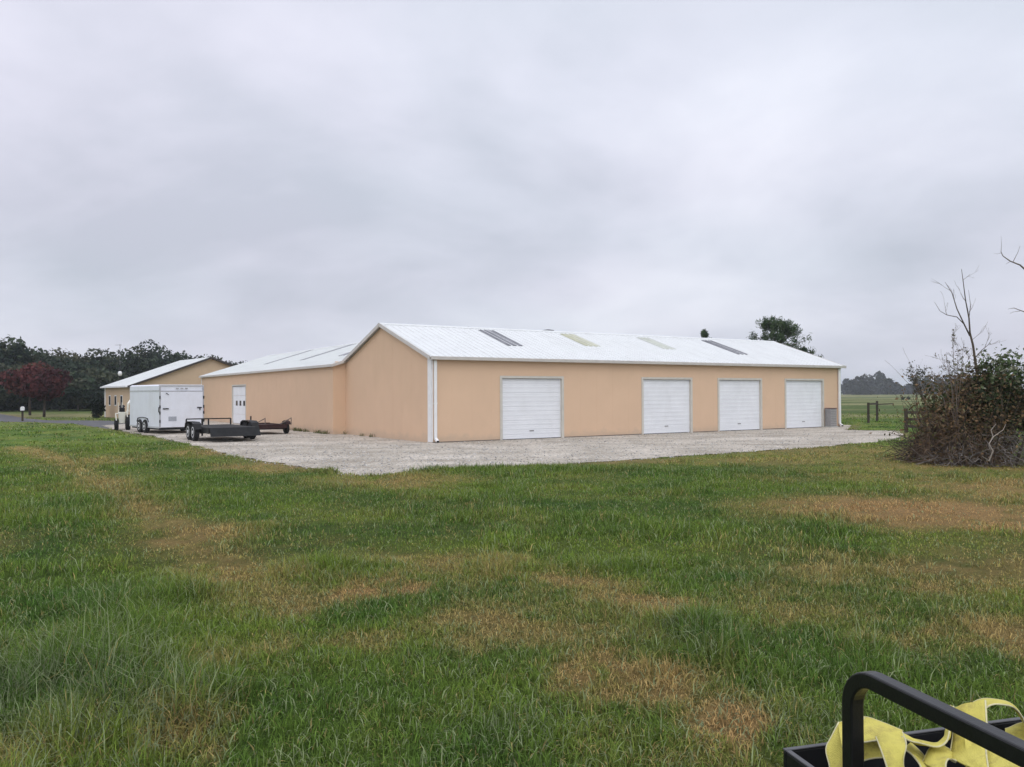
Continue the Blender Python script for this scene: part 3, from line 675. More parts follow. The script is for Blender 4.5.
# black flatbed: local y from tail to nose, wheels outside the bed
ft = thing('flatbed_trailer', 'low black flatbed trailer with white rimmed tandem wheels and raised front rail', 'trailer', (-13.03, 33.57, 0), R(34))
bw0, bw1 = .26, 2.16; yb0, yb1 = -1.5, 2.6
m = MB(); m.box((bw0, yb0, .46), (bw1, yb1, .54))
for k in range(9): x = bw0 + .03 + k * .205; m.box((x, yb0 + .02, .541), (x + .19, yb1 - .02, .565))
m.build('deck', mat('dark_planks', (.022, .021, .020, 1), .8, .4, 5, stretch=(1, .2, 1)), ft)
m = MB()
m.box((bw0 - .04, yb0, .34), (bw0, yb1, .56)); m.box((bw1, yb0, .34), (bw1 + .04, yb1, .56))
for y in np.linspace(yb0 + .1, yb1 - .1, 7): m.box((bw0, y - .04, .36), (bw1, y + .04, .458))
m.bar((.25, 0.05, .335), (2.2, 0.05, .335), .08); m.bar((.25, .85, .335), (2.2, .85, .335), .08)
m.bar((bw0 + .2, yb1, .45), ((bw0 + bw1) / 2, yb1 + 1.3, .45), .1); m.bar((bw1 - .2, yb1, .45), ((bw0 + bw1) / 2, yb1 + 1.3, .45), .1)
m.bar(((bw0 + bw1) / 2, yb1 + 1.15, .02), ((bw0 + bw1) / 2, yb1 + 1.15, .8), .07)
m.build('chassis', BLACKM, ft)
MB().add([(bw0 - .03, yb0 - .012, .575), (bw1 + .03, yb0 - .012, .575), (bw1 + .03, yb0 - .26, .23), (bw0 - .03, yb0 - .26, .23), (bw0 - .03, yb0 - .062, .575), (bw1 + .03, yb0 - .062, .575), (bw1 + .03, yb0 - .31, .23), (bw0 - .03, yb0 - .31, .23)],
         [(0, 1, 2, 3), (4, 7, 6, 5), (0, 4, 5, 1), (1, 5, 6, 2), (2, 6, 7, 3), (3, 7, 4, 0)]).build('tail_ramp', mat('dark_ramp', (.016, .017, .018, 1), .7, .3, 5, spec=.2, stain=((.04, .036, .03, 1), 4, .4, (1, 1, 1))), ft)
m = MB(); zr = .83
for x in (bw0, 1.2, bw1): m.bar((x, yb1 - .04, .54), (x, yb1 - .04, zr), .055)
m.bar((bw0, yb1 - .04, zr), (bw1, yb1 - .04, zr), .05); m.build('front_rail', BLACKM, ft)
for y in (0.0, .85):
    wheel(ft, .05, y + .0, .36, .2, RIM, -1, .62); wheel(ft, 2.37, y, .36, .2, RIM, 1, .62)
for xa, xb in ((-.08, .2), (2.22, 2.52)):
    m = MB(); pts = [(-.48, .48), (-.38, .69), (-.1, .765), (.95, .765), (1.23, .69), (1.33, .48)]
    for (a, za), (c, zc) in zip(pts[:-1], pts[1:]):
        m.add([(xa, a, za), (xb, a, za), (xb, c, zc), (xa, c, zc), (xa, a, za + .02), (xb, a, za + .02), (xb, c, zc + .02), (xa, c, zc + .02)], [(0, 3, 2, 1), (4, 5, 6, 7), (0, 1, 5, 4), (1, 2, 6, 5), (2, 3, 7, 6), (3, 0, 4, 7)])
    m.build('fender', BLACKM, ft)

# maroon implement trailer behind it
rt = thing('maroon_trailer', 'small rusty maroon utility trailer with raised poles parked against the wing wall', 'trailer', (-12.05, 38.6, 0), R(33))
m = MB(); m.box((0, -.2, .36), (1.35, 2.4, .42)); m.box((0, -.24, .28), (1.35, -.2, .48)); m.box((0, 2.4, .28), (1.35, 2.44, .48)); m.box((-.04, -.24, .30), (0, 2.44, .46)); m.box((1.35, -.24, .30), (1.39, 2.44, .46)); m.build('bed', RED, rt)
m = MB(); m.bar((.2, 2.4, .4), (.68, 3.5, .4), .08); m.bar((1.15, 2.4, .4), (.68, 3.5, .4), .08); m.bar((.68, 3.4, 0), (.68, 3.4, .8), .06); m.build('drawbar', BLACKM, rt); MB().bar((-.1, .35, .25), (1.5, .35, .25), .07).build('axle', BLACKM, rt)
wheel(rt, -.14, .35, .26, .18, BLACKM, -1); wheel(rt, 1.54, .35, .26, .18, BLACKM, 1)
for x in (-.14, 1.54):
    m = MB(); pts = [(-.02, .45), (.08, .58), (.35, .63), (.62, .58), (.72, .45)]
    for (a, za), (c, zc) in zip(pts[:-1], pts[1:]): m.bar((x, a, za), (x, c, zc), .22, .02)
    m.build('fender', RED, rt)
for x in (.05, 1.3):
    m = MB(); m.bar((x - .25, -.1, .46), (x + .34, -.1, .76), .04); m.bar((x + .34, -.1, .44), (x + .34, -.1, .78), .035); m.build('pole', TWIG, rt)

# small white tractor half hidden by the box trailer
tr = thing('white_tractor', 'small white tractor with black tyres half hidden by the box trailer', 'tractor', at(122.5, 420, 44.6).xy.to_3d(), R(26))
tr.location.z = 0
wheel(tr, -.30, -.1, .31, .20, BLACKM, -1, .5); wheel(tr, .27, -.1, .42, .24, BLACKM, 1, .5); wheel(tr, -.26, 1.3, .26, .16, BLACKM, -1, .5); wheel(tr, .23, 1.3, .26, .16, BLACKM, 1, .5)
m = MB(); m.prism([(-.16, .36), (.11, .36), (.13, .62), (.17, .98), (-.23, .98), (-.19, .62)], -.3, .2); m.prism([(-.12, .36), (.10, .36), (.09, .92), (-.11, .92)], .2, 1.55); m.build('body', CREAM, tr, bevel=.03)
m = MB(); m.box((-.17, -.2, .985), (.12, .2, 1.06)); m.box((-.16, -.28, .99), (.11, -.19, 1.22)); m.build('seat', BLACKM, tr, bevel=.03)
m = MB(); m.bar((.24, -.3, .86), (.27, -.25, 1.45), .10, .1); m.bar((.26, -.25, 1.38), (.40, .2, 1.60), .11, .1); m.build('loader_arm', CREAM, tr, bevel=.015)
for x in (-.19, -.02): MB().bar((x, .3, .9), (x * 1.1, .3, 1.5), .03).build('post', CREAM, tr)
for x, zz0, zz1 in ((-.28, .68, .90), (.26, .86, 1.02)): m = MB(); m.bar((x, -.35, zz1), (x, .22, zz1), .17, .04); m.bar((x - .06, -.34, zz1 - .02), (x - .02, -.42, zz0 - .15), .06, .04); m.build('fender', CREAM, tr, bevel=.01)
m = MB(); m.bar((-.02, .62, .9), (-.02, .45, 1.26), .04); m.lathe([(.12, 0), (.15, 0), (.15, .02), (.12, .02)], (-.02, .43, 1.27), (0, -.5, .87), 16); m.build('steering_wheel', BLACKM, tr)

# ------------------------------------------------------------------ vegetation
def leaf_mesh(name, C0, N0, size, cols, jit=.35, aspect=1.6):
    """one folded leaf (two triangles, four points) at each centre"""
    n = len(C0)
    d = rng.normal(size=(n, 3)); nrm = N0 + d * jit * 2; nrm /= np.linalg.norm(nrm, axis=1, keepdims=True) + 1e-9
    t_ = np.cross(nrm, rng.normal(size=(n, 3))); t_ /= np.linalg.norm(t_, axis=1, keepdims=True) + 1e-9
    b_ = np.cross(nrm, t_); s = np.asarray(size).reshape(-1, 1) * rng.uniform(.6, 1.3, (n, 1))
    V = np.stack([C0 - t_ * s * .5 * aspect, C0 + b_ * s * .45 + nrm * s * .12, C0 + t_ * s * .5 * aspect, C0 - b_ * s * .45 + nrm * s * .12], 1).reshape(-1, 3)
    k = np.arange(n)[:, None] * 4
    return mesh_np(name, V, np.full(n, 4), (k + np.array([[0, 1, 2, 3]])).ravel(), np.repeat(cols, 4, 0))
def crown_points(n, c, rad3, lobes, seed_r=.42, flat=0.0):
    """leaf centres on the skins of many small lobes that fill an uneven crown"""
    c = np.array(c); rad3 = np.array(rad3)
    L_ = rng.normal(size=(lobes, 3)); L_ /= np.linalg.norm(L_, axis=1, keepdims=True)
    L_ *= (rng.random((lobes, 1)) ** .45) * (1 - seed_r * .75)
    L_[:, 2] = np.maximum(L_[:, 2], -.75)
    lr = rng.uniform(.55, 1.25, lobes) * seed_r
    w = lr ** 2 / (lr ** 2).sum(); id_ = rng.choice(lobes, n, p=w)
    d = rng.normal(size=(n, 3)); d /= np.linalg.norm(d, axis=1, keepdims=True)
    rr = rng.uniform(.72, 1.12, (n, 1))
    P = L_[id_] + d * lr[id_][:, None] * rr
    return c + P * rad3, d, id_, L_ * rad3 + c, lr
def limb_tubes(mb, base, tips, r0, n=5):
    for tp in tips:
        b0 = Vector(base); tp = Vector(tp); mid = b0.lerp(tp, .5) + Vector((random.uniform(-.1, .1), random.uniform(-.1, .1), .08)) * (tp - b0).length
        mb.tube([b0, mid, tp], [r0, r0 * .6, r0 * .22], n)
def tree(name, label, cat, x, y, h, rx, rz, pal, nleaf, lsize, lobes=26, trunk_r=None, group=None, zc=None, seed_r=.4, z0=0.0, bark=BARK, limbs=7, jit=.4):
    tr_ = thing(name, label, cat, (x, y, z0), random.uniform(0, 6.28), group)
    zc = zc if zc is not None else h - rz
    P, nr_, id_, LC, lr = crown_points(nleaf, (0, 0, zc), (rx, rx, rz), lobes, seed_r)
    pal = np.array(pal); lobecol = pal[rng.integers(0, len(pal), lobes)]
    cols = lobecol[id_] * rng.uniform(.65, 1.4, (len(P), 1))
    link('crown', leaf_mesh('crown', P, nr_, lsize, cols, jit), tr_, LEAF)
    tr0 = trunk_r or h * .022
    m = MB(); top = zc - rz * .2
    m.tube([(0, 0, -.1), (0.05, 0, top * .4), (-.04, .05, top), (0, 0, zc + rz * .4)], [tr0 * 1.25, tr0, tr0 * .75, tr0 * .25], 8)
    limb_tubes(m, (-.02, .03, top * .8), [LC[i] for i in rng.choice(lobes, min(limbs, lobes), replace=False)], tr0 * .5)
    m.build('trunk', bark, tr_, smooth=True)
    return tr_
DKG = [(.026, .042, .026), (.034, .052, .030), (.046, .062, .036), (.021, .035, .026), (.052, .058, .034)]
OLV = [(.060, .066, .034), (.048, .060, .034), (.072, .068, .038)]
GRW = 'woodland trees along the far left edge of the lawn'
# the wood behind the left lawn: crown tops read off the photograph
wood = [(-62, 352, 106, 5.5, 0), (-40, 343, 112, 6.5, 0), (-20, 335, 104, 5.0, 0), (4, 332, 103, 3.4, 0), (14, 343, 118, 5.5, 0), (28, 348, 112, 4.8, 0), (44, 346, 122, 6.0, 1), (56, 349, 115, 5.0, 1), (70, 350, 128, 5.5, 0), (82, 350, 112, 4.4, 0), (96, 348, 118, 5.2, 0),
        (108, 352, 124, 5.0, 0), (124, 354, 132, 5.2, 0), (136, 344, 125, 4.2, 0), (150, 341, 128, 4.6, 0), (166, 344, 131, 5.0, 0), (182, 348, 134, 5.0, 0), (198, 351, 136, 5.0, 0), (214, 354, 140, 5.2, 0), (230, 357, 142, 5.2, 0), (246, 362, 146, 5.0, 0),
        (20, 362, 100, 4.2, 0), (60, 366, 101, 4.0, 0), (78, 372, 100, 3.6, 0), (92, 366, 104, 4.2, 0), (112, 368, 108, 4.4, 0), (-8, 366, 98, 4.6, 0), (-36, 362, 99, 4.6, 0)]
wl = ['dark green woodland tree with dense foliage in the far left wood', 'olive green woodland tree standing above the dark red tree']
for (px, py, Y, rx, k) in wood:
    p = at(px, py, Y); h_ = p.z
    tree('woodland_tree', wl[k] if k == 0 else wl[1], 'tree', p.x, Y, h_, rx, h_ * .47, OLV if k else DKG, 3600, .36, 34, group=GRW, zc=h_ * .53, seed_r=.36)
# undergrowth that closes the foot of the wood
P = []; 
for px in range(-120, 260, 7):
    q = at(px, 405, 100 + random.uniform(0, 6) + max(0, px) * .17); P.append((q.x, q.y))
P = np.array(P); n = 14000; id_ = rng.integers(0, len(P), n)
pts = np.c_[P[id_] + rng.normal(size=(n, 2)) * 1.5, np.abs(rng.normal(size=n)) * 1.25]
o = link('undergrowth', leaf_mesh('undergrowth', pts, rng.normal(size=(n, 3)), .42, np.array(DKG)[rng.integers(0, 5, n)] * .8, .5), None, LEAF)
o['kind'] = 'stuff'; tag(o, 'dark undergrowth along the foot of the left wood', 'undergrowth')
REDP = [(.070, .019, .020), (.09, .026, .025), (.052, .016, .019), (.105, .038, .030)]
g = ground(44, 417); tree('red_maple', 'dark red leaved tree on the grass island by the road', 'tree', g.x, g.y, 4.9, 2.15, 1.8, REDP[:3] + [(.03, .02, .016)], 2600, .26, 26, .10, zc=2.95, seed_r=.42)
g = ground(30, 415.2); tree('red_maple', 'broad red leaved tree leaning left behind the white mailbox', 'tree', g.x, g.y, 5.2, 2.7, 1.85, REDP, 3400, .28, 30, .10, zc=3.15, seed_r=.40)
g = ground(97.5, 418); tree('evergreen_shrub', 'dark rounded evergreen shrub at the corner of the far tan barn', 'shrub', g.x, g.y, 2.2, .62, 1.15, [(.012, .02, .014), (.018, .026, .016)], 1500, .16, 20, .06, zc=1.1, seed_r=.5)
# mailbox, yard light, aerial
g = ground(22.5, 421); mbx = thing('mailbox', 'white mailbox on a short wooden post at the roadside', 'mailbox', (g.x, g.y, 0), R(20))
MB().box((-.06, -.06, -.02), (.06, .06, .78)).build('post', WOOD, mbx)
m = MB(); m.prism([(-.11, .785), (.11, .785), (.11, .97)] + [(.11 * math.cos(a), .97 + .11 * math.sin(a)) for a in np.linspace(.3, 2.84, 8)] + [(-.11, .97)], -.2, .2); m.build('box', TRIM, mbx)
p = at(120, 373.5, 78); yl = thing('yard_light', 'white globe lamp on a dark pole behind the far barn', 'lamp', (p.x, p.y, 0))
MB().tube([(0, 0, 0), (0, 0, p.z - .2)], .05).build('pole', BLACKM, yl)
m = MB(); m.lathe([(.06, -.23), (.15, -.19), (.19, 0), (.15, .15), (.08, .22)], (0, 0, p.z), (0, 0, 1), 16); m.build('globe', TRIM, yl, smooth=True)
MB().tube([(0, 0, p.z + .2), (0, 0, p.z + .8)], [.07, .02]).build('finial', BLACKM, yl)
p = at(120, 345, 120); an = thing('aerial_mast', 'thin grey aerial mast with a crossbar rising above the left wood', 'aerial', (p.x, p.y, 0))
MB().tube([(0, 0, 0), (0, 0, p.z + .1)], .035, 6).build('mast', GREYM, an); MB().bar((-.7, 0, p.z), (.25, 0, p.z), .05).build('crossbar', GREYM, an)
# conifer behind the long building
def pine(label, px, ptop, Y, rx, n_limb, spread, cat='tree', name='pine_tree', group=None, zlow=.3):
    p = at(px, ptop, Y); h_ = p.z; t_ = thing(name, label, cat, (p.x, Y, 0), 0, group)
    m = MB(); m.tube([(0, 0, -.1), (.1, 0, h_ * .5), (0, 0, h_ * .97)], [h_ * .024, h_ * .017, .03], 8)
    C_, N_ = [], []
    for i in range(n_limb):
        f = random.uniform(zlow, 1.0); z = h_ * f * .93; a = random.uniform(0, 6.28)
        ln = rx * (1.05 - .62 * max(0, (f - .45) / .55) ** 1.5) * random.uniform(.38, 1.12) * spread
        d = Vector((math.cos(a), math.sin(a), random.uniform(.25, .75))); tip = Vector((0, 0, z)) + d * ln
        q_ = (tip.x ** 2 + tip.y ** 2) / rx ** 2; tip.z = min(tip.z, h_ * (1.0 - .30 * q_) * random.uniform(.90, 1.03))
        m.tube([(0, 0, z * .97), Vector((0, 0, z)).lerp(tip, .5) - Vector((0, 0, .06 * ln)), tip], [.05, .035, .012], 5)
        k = 30
        for q in range(4):
            c_ = Vector((0, 0, z)).lerp(tip, .42 + .2 * q) + Vector((random.gauss(0, .15), random.gauss(0, .15), random.gauss(0, .1))) * rx * .3
            w = rng.normal(size=(k, 3)) * np.array([.30, .30, .42]) * (.13 + rx * .09)
            C_.append(np.array(c_) + w); N_.append(rng.normal(size=(k, 3)))
    C_ = np.concatenate(C_); N_ = np.concatenate(N_); pal = np.array([(.044, .080, .032), (.062, .100, .040), (.034, .064, .030), (.078, .110, .048)])
    cl_ = np.repeat(pal[rng.integers(0, 4, len(C_) // 30)], 30, 0) * rng.uniform(.7, 1.35, (len(C_), 1))
    link('crown', leaf_mesh('crown', C_, N_, .075, cl_, .5, 5.0), t_, LEAF); m.build('trunk', BARK, t_); return t_
pine('broad green pine tree showing above the right end of the long roof', 777, 315, 76, 3.3, 86, 1.0)
pine('low green pine at the right of the broad pine behind the roof', 804, 345, 78, 1.3, 40, 1.0)
pine('small dark conifer tip peeping over the middle of the long roof', 705, 326, 80, 1.1, 40, .8, zlow=.5)
# the far woods at the right
FAR = [(.030, .036, .030), (.038, .042, .034), (.026, .032, .030), (.044, .044, .034)]
for i, (px, py, w) in enumerate([(836, 381, 7), (848, 378, 8), (856, 377, 8), (864, 375, 8), (872, 373, 9), (881, 373, 9), (889, 377, 8), (896, 382, 7), (903, 386, 6), (910, 383, 7), (918, 379, 8), (927, 377, 9), (937, 376, 9), (948, 375, 9), (960, 376, 9), (972, 375, 9), (985, 374, 10), (1000, 375, 10), (1015, 374, 10), (1032, 374, 10), (1050, 375, 10)]):
    Y = 560 + 40 * math.sin(i * 1.7); p = at(px, py, Y); h_ = p.z
    tree('far_tree', 'dark hazy tree in the far wood across the pasture', 'tree', p.x, Y, h_, w * Y / F_PX * .85, h_ * .62, FAR, 900, 1.5, 22, group='trees of the far wood across the pasture', zc=h_ * .40, seed_r=.42)
# two low bushes out on the pasture
for px, py in ((903.5, 398.5), (908.5, 398.8)):
    p = ground(px, py, 0); Y = 190; q = at(px, 397, Y)
    tree('pasture_bush', 'small dark bush alone out on the pasture', 'bush', q.x, Y, 0.8, .5, .42, DKG, 160, .25, 8, .04, group='small bushes on the pasture', zc=.40)

# branching woody plants
def branchy(mb, p, d, length, r, depth, spread=.6, up=.15, tips=None, n=5, droop=0.0):
    p = Vector(p); d = Vector(d).normalized(); pts = [p.copy()]; rs = [r]; k = 5
    for i in range(k):
        d = (d + Vector((random.gauss(0, .10), random.gauss(0, .10), random.gauss(0, .06) + up * .12 - droop * .1))).normalized()
        p = p + d * length / k; pts.append(p.copy()); rs.append(max(.0025, r * (1 - .75 * (i + 1) / k)))
    mb.tube(pts, rs, n if depth > 1 else 4, cap=False)
    if tips is not None and depth <= 1: tips += pts[2:]
    if depth > 0:
        for i in range(random.randint(3, 5)):
            j_ = random.randint(1, k); ax = Vector((random.gauss(0, 1), random.gauss(0, 1), random.gauss(0, .5))).normalized()
            nd = (d + ax * spread * random.uniform(.6, 1.2)).normalized()
            branchy(mb, pts[j_], nd, length * random.uniform(.35, .6), rs[j_] * .7, depth - 1, spread, up, tips, n, droop)
# sparse young tree out by the fence
g = ground(925, 415.5); st = thing('sparse_tree', 'thin young tree with sparse leaves behind the wooden fence', 'tree', (g.x, g.y, 0))
m = MB(); tips = []
m.tube([(0, 0, -.05), (.03, 0, .8), (0, 0, 1.25)], [.09, .08, .07], 7)
for dx, dz in ((-.75, 1), (-.45, 1), (.1, 1), (.5, 1), (.85, .9), (-.2, 1)): branchy(m, (0, 0, 1.15), (dx, random.uniform(-.5, .5), dz), 2.3 * random.uniform(.8, 1.15), .05, 2, .55, .2, tips)
m.build('trunk', TWIGD, st); tp = np.array([tuple(v) for v in tips]); k = rng.integers(0, len(tp), 700)
link('crown', leaf_mesh('crown', tp[k] + rng.normal(size=(700, 3)) * .1, rng.normal(size=(700, 3)), .10, np.array([(.06, .06, .035)]) * rng.uniform(.6, 1.4, (700, 1)), .5), st, LEAF)

# ---- the brush heap and shrub at the right
def sticks(n, cen, rad3, ln, r, up_bias, out=1.0, zmin=.03):
    m = MB()
    for i in range(n):
        a = random.uniform(0, 6.28); q = random.random() ** .5
        p = Vector((cen[0] + math.cos(a) * rad3[0] * q, cen[1] + math.sin(a) * rad3[1] * q, 0)); hz = rad3[2] * (1 - q ** 2) ** .6
        p.z = zmin + hz * random.random() ** .8
        d = Vector((math.cos(a) * out + random.gauss(0, .7), math.sin(a) * out + random.gauss(0, .7), random.gauss(up_bias, .55))).normalized()
        l_ = ln * random.uniform(.35, 1.25); rr = r * random.uniform(.4, 1.5)
        b0 = p - d * l_ * .35; mid = p + Vector((random.gauss(0, .07), random.gauss(0, .07), random.gauss(0, .07))) * l_; e_ = p + d * l_ * .65 + Vector((0, 0, -.08 * l_))
        for v in (b0, mid, e_): v.z = max(v.z, .015)
        m.tube([b0, mid, e_], [rr, rr * .8, rr * .35], 4, cap=False)
        if random.random() < .5:
            for s_ in range(2):
                q0 = mid.lerp(e_, random.random()); dd = (d + Vector((random.gauss(0, .6), random.gauss(0, .6), random.gauss(0, .5)))).normalized()
                e2_ = q0 + dd * l_ * .35; e2_.z = max(e2_.z, .01); m.tube([q0, e2_], [rr * .5, rr * .2], 3, cap=False)
    return m
bp_ = ground(938, 463); heap = thing('brush_pile', 'brown heap of cut brushwood at the edge of the gravel beside the overgrown shrub', 'brush pile', (bp_.x, bp_.y + .35, 0))
sticks(230, (.35, -.1, 0), (.75, .85, 1.2), .55, .010, -.2).build('pale_sticks', mat('weathered_stick', (.26, .20, .15, 1), .95, .3, 5), heap)
sticks(900, (.38, 0, 0), (.70, .8, 1.15), .58, .011, -.25).build('branches', TWIGB, heap)
sticks(420, (.5, .1, 0), (1.2, .9, 1.15), .9, .012, .1).build('dead_stems', TWIGD, heap)
m = MB()
for k in range(5): branchy(m, (-.1 + .1 * k, -.3, .75 + .05 * k), (random.uniform(-.6, .3), -.4, random.uniform(-.2, .5)), .6, .014, 1, .6)
m.build('pale_branches', PALE, heap)
MB().tube([(-.18, -.35, 1.08), (0, -.42, 1.0), (.16, -.42, .80)], [.05, .075, .05], 7).build('sawn_log', mat('sawn_log', (.40, .36, .32, 1), .9, .2, 8), heap)
sp = ground(1003, 467); shrub = thing('overgrown_shrub', 'tall tangled shrub with green and brown leaves over a mass of dead stems', 'shrub', (sp.x, sp.y + 1.1, 0))
m = MB(); tips = []
for k in range(46):
    a = random.uniform(0, 6.28); q = random.random() ** .5 * 1.5; x, y = q * math.cos(a) * 1.1, q * math.sin(a) * .75
    branchy(m, (x * .8, y * .8, 0), (x * .25, y * .25, 1), random.uniform(1.2, 2.4), random.uniform(.012, .03), 1, .5, .1, tips, 5, .05)
m.build('stems', TWIGD, shrub)
sticks(650, (.2, -.35, 0), (1.75, .95, .95), .6, .010, -.1).build('dead_stems', mat('ashen_twig', (.12, .11, .10, 1), .95, .5, 4, col2=(.34, .30, .26, 1)), shrub)
sticks(1100, (-.5, -.1, 0), (1.1, .9, 2.2), .7, .007, .3, .5).build('dry_stalks', TWIGB, shrub)
P, nr_, id_, LC, lr = crown_points(11000, (.15, 0, 1.35), (1.55, 1.0, 1.28), 46, .34)
zf = P[:, 2]
pal = np.array([(.040, .054, .020), (.052, .060, .024), (.072, .056, .028), (.085, .062, .034), (.034, .048, .020)])
cols = pal[rng.integers(0, 5, 46)][id_] * rng.uniform(.6, 1.5, (len(P), 1)); keep = rng.random(len(P)) < np.clip((zf - .2) / 1.0, .12, 1) * np.where(P[:, 0] < -.5, .55, 1)
P, nr_, cols = P[keep], nr_[keep], cols[keep]
link('leaves', leaf_mesh('leaves', P, nr_, .075, cols, .45), shrub, LEAF)
n = 5600; a = np.c_[rng.normal(-.45, .62, n), rng.normal(-.2, .5, n), np.clip(rng.normal(1.2, .55, n), .15, 2.3)]
link('dry_leaves', leaf_mesh('dry_leaves', a, rng.normal(size=(n, 3)), .055, np.array([(.16, .098, .048), (.17, .115, .06), (.10, .095, .04)])[rng.integers(0, 3, n)] * rng.uniform(.6, 1.4, (n, 1)), .5), shrub, LEAF, 'brown withered leaves on the left side')
# lighter vine leaves on its crown
n = 1300; a = np.c_[rng.normal(.75, .45, n), rng.normal(0, .5, n), rng.normal(2.35, .28, n)]
link('vine_leaves', leaf_mesh('vine_leaves', a, rng.normal(size=(n, 3)), .07, np.array([(.13, .16, .08), (.26, .26, .18), (.08, .12, .045), (.09, .13, .05)])[rng.integers(0, 4, n)] * rng.uniform(.7, 1.3, (n, 1)), .5), shrub, LEAF, 'pale green leaves of a vine on the crown')
# bleached snag leaning out of it
m = MB(); q = [at(989, 461, 19.75), at(993, 451, 19.7), at(989, 444, 19.72), at(993, 437, 19.75), at(991, 430, 19.8), at(996, 424, 19.85)]
m.tube(q, [.016, .017, .014, .013, .010, .005], 6); m.tube([q[0], at(982, 456, 19.6)], [.014, .006], 5); m.tube([q[3], at(1003, 430, 19.8), at(1006, 424, 19.9)], [.012, .008, .004], 5)
sn = m.build('dead_branch', PALE); tag(sn, 'pale crooked dead branch standing against the foot of the shrub', 'branch')
# bare sapling rising out of the shrub
Y = 21.4
sap = thing('bare_sapling', 'tall bare sapling with two thin leafless stems rising from the shrub', 'sapling', at(985, 466, Y).xy.to_3d())
o0 = sap.location
def pl(l): return [at(*p_) - o0 for p_ in l]
m = MB()
m.tube(pl([(985, 464, Y), (983, 420, Y), (979, 385, Y), (976, 366, Y), (973, 345, Y), (970, 333, Y)]), [.045, .042, .038, .034, .028, .024], 7)
m.tube(pl([(970, 333, Y), (969, 318, Y), (965.5, 300, Y - .05), (963, 280, Y - .1), (961.5, 269, Y - .1)]), [.022, .018, .013, .009, .005], 6)
m.tube(pl([(970, 336, Y), (965, 326, Y + .1), (957, 309, Y + .15), (952, 293, Y + .2), (945, 282, Y + .2)]), [.022, .018, .014, .009, .004], 6)
m.tube(pl([(964, 324, Y + .1), (957, 317, Y), (947, 315, Y - .1), (940, 311, Y - .15), (934.5, 302, Y - .2)]), [.014, .011, .009, .006, .003], 5)
m.tube(pl([(969, 318, Y), (970.5, 305, Y), (968.5, 290, Y + .1)]), [.010, .007, .003], 5)
m.tube(pl([(975, 358, Y), (982, 350, Y), (988, 345, Y + .1), (992, 339, Y + .1)]), [.014, .010, .006, .003], 5)
m.build('stems', TWIGD, sap)
for (x, y, dx, dz) in ((963, 280, .5, .3), (966, 302, -.6, .5), (956, 306, -.3, .8), (951, 291, -.5, .3), (969, 312, .7, .4), (947, 315, -.2, .9), (985, 347, .5, .8), (988, 345, .9, .1), (976, 362, -.8, .5), (972, 340, .8, .5)):
    m = MB(); branchy(m, at(x, y, Y) - o0, (dx, random.uniform(-.3, .3), dz), .45, .006, 1, .5, .2); m.build('twig', TWIG, sap)
# weedy stalks with a few leaves left of the sapling
Y = 21.0; wd_ = thing('weedy_stalks', 'thin weedy stalks with a few small leaves left of the bare sapling', 'weed', at(958, 464, Y).xy.to_3d()); o0 = wd_.location
m = MB(); tips = []
for (x, y) in ((952, 334), (958, 345), (946, 358), (938, 372), (964, 340), (930, 378), (948, 366)):
    tpv = at(x, y, Y) - o0; m.tube([(random.uniform(-.2, .2), random.uniform(-.15, .15), 0), Vector((0, 0, 1.2)).lerp(tpv, .5), tpv], [.012, .008, .003], 4)
    for k in range(6):
        s_ = Vector((0, 0, 1.2)).lerp(tpv, .6 + .4 * random.random()); branchy(m, s_, (random.uniform(-1, 1), random.uniform(-.5, .5), random.uniform(-.1, .6)), .36, .004, 1, .5, .1, tips, 4)
m.build('stalks', TWIG, wd_); tp = np.array([tuple(v) for v in tips]); k = rng.integers(0, len(tp), 260)
link('leaves', leaf_mesh('leaves', tp[k] + rng.normal(size=(260, 3)) * .03, rng.normal(size=(260, 3)), .036, np.array([(.11, .10, .06)]) * rng.uniform(.6, 1.4, (260, 1)), .5), wd_, LEAF)
# leafless tree whose limbs reach in from beyond the right edge
Y = 19.0; bt = thing('leafless_tree', 'leafless grey tree reaching two bare limbs in over the shrub at the right', 'tree', at(1092, 470, Y).xy.to_3d()); o0 = bt.location
m = MB(); m.tube(pl([(1092, 472, Y), (1088, 400, Y), (1080, 330, Y), (1076, 270, Y), (1072, 200, Y), (1074, 150, Y)]), [.13, .11, .095, .075, .05, .02], 8)
m.tube(pl([(1080, 330, Y), (1060, 300, Y), (1040, 283, Y), (1020, 265, Y), (1010, 261, Y), (1003, 256, Y), (1001, 252, Y)]), [.04, .03, .022, .017, .013, .010, .008], 6)
m.tube(pl([(1001, 252, Y), (1001.5, 245, Y), (1001, 236, Y)]), [.006, .004, .002], 5); m.tube(pl([(1001, 253, Y), (997, 254, Y), (994, 253, Y)]), [.005, .003, .002], 4)
m.tube(pl([(1013, 262, Y), (1018, 252, Y), (1020, 246, Y)]), [.008, .005, .003], 4); m.tube(pl([(1011, 261, Y), (1006, 264, Y)]), [.006, .003], 4)
m.tube(pl([(1084, 362, Y), (1060, 330, Y), (1036, 316, Y), (1022, 311, Y), (1014, 308, Y), (1008, 309, Y)]), [.035, .024, .015, .010, .007, .003], 6)
m.tube(pl([(1020, 311, Y), (1013, 312, Y), (1010, 313.5, Y)]), [.007, .005, .003], 4)
m.build('trunk', TWIG, bt)
m = MB()
for k in range(14):
    z = random.uniform(2.5, 6.5); branchy(m, (random.uniform(-.35, -.2), 0, z), (random.uniform(.1, 1), random.uniform(-1, 1), .7), random.uniform(1.0, 2.0), .03, 2, .6, .2)
m.build('limbs', TWIG, bt)

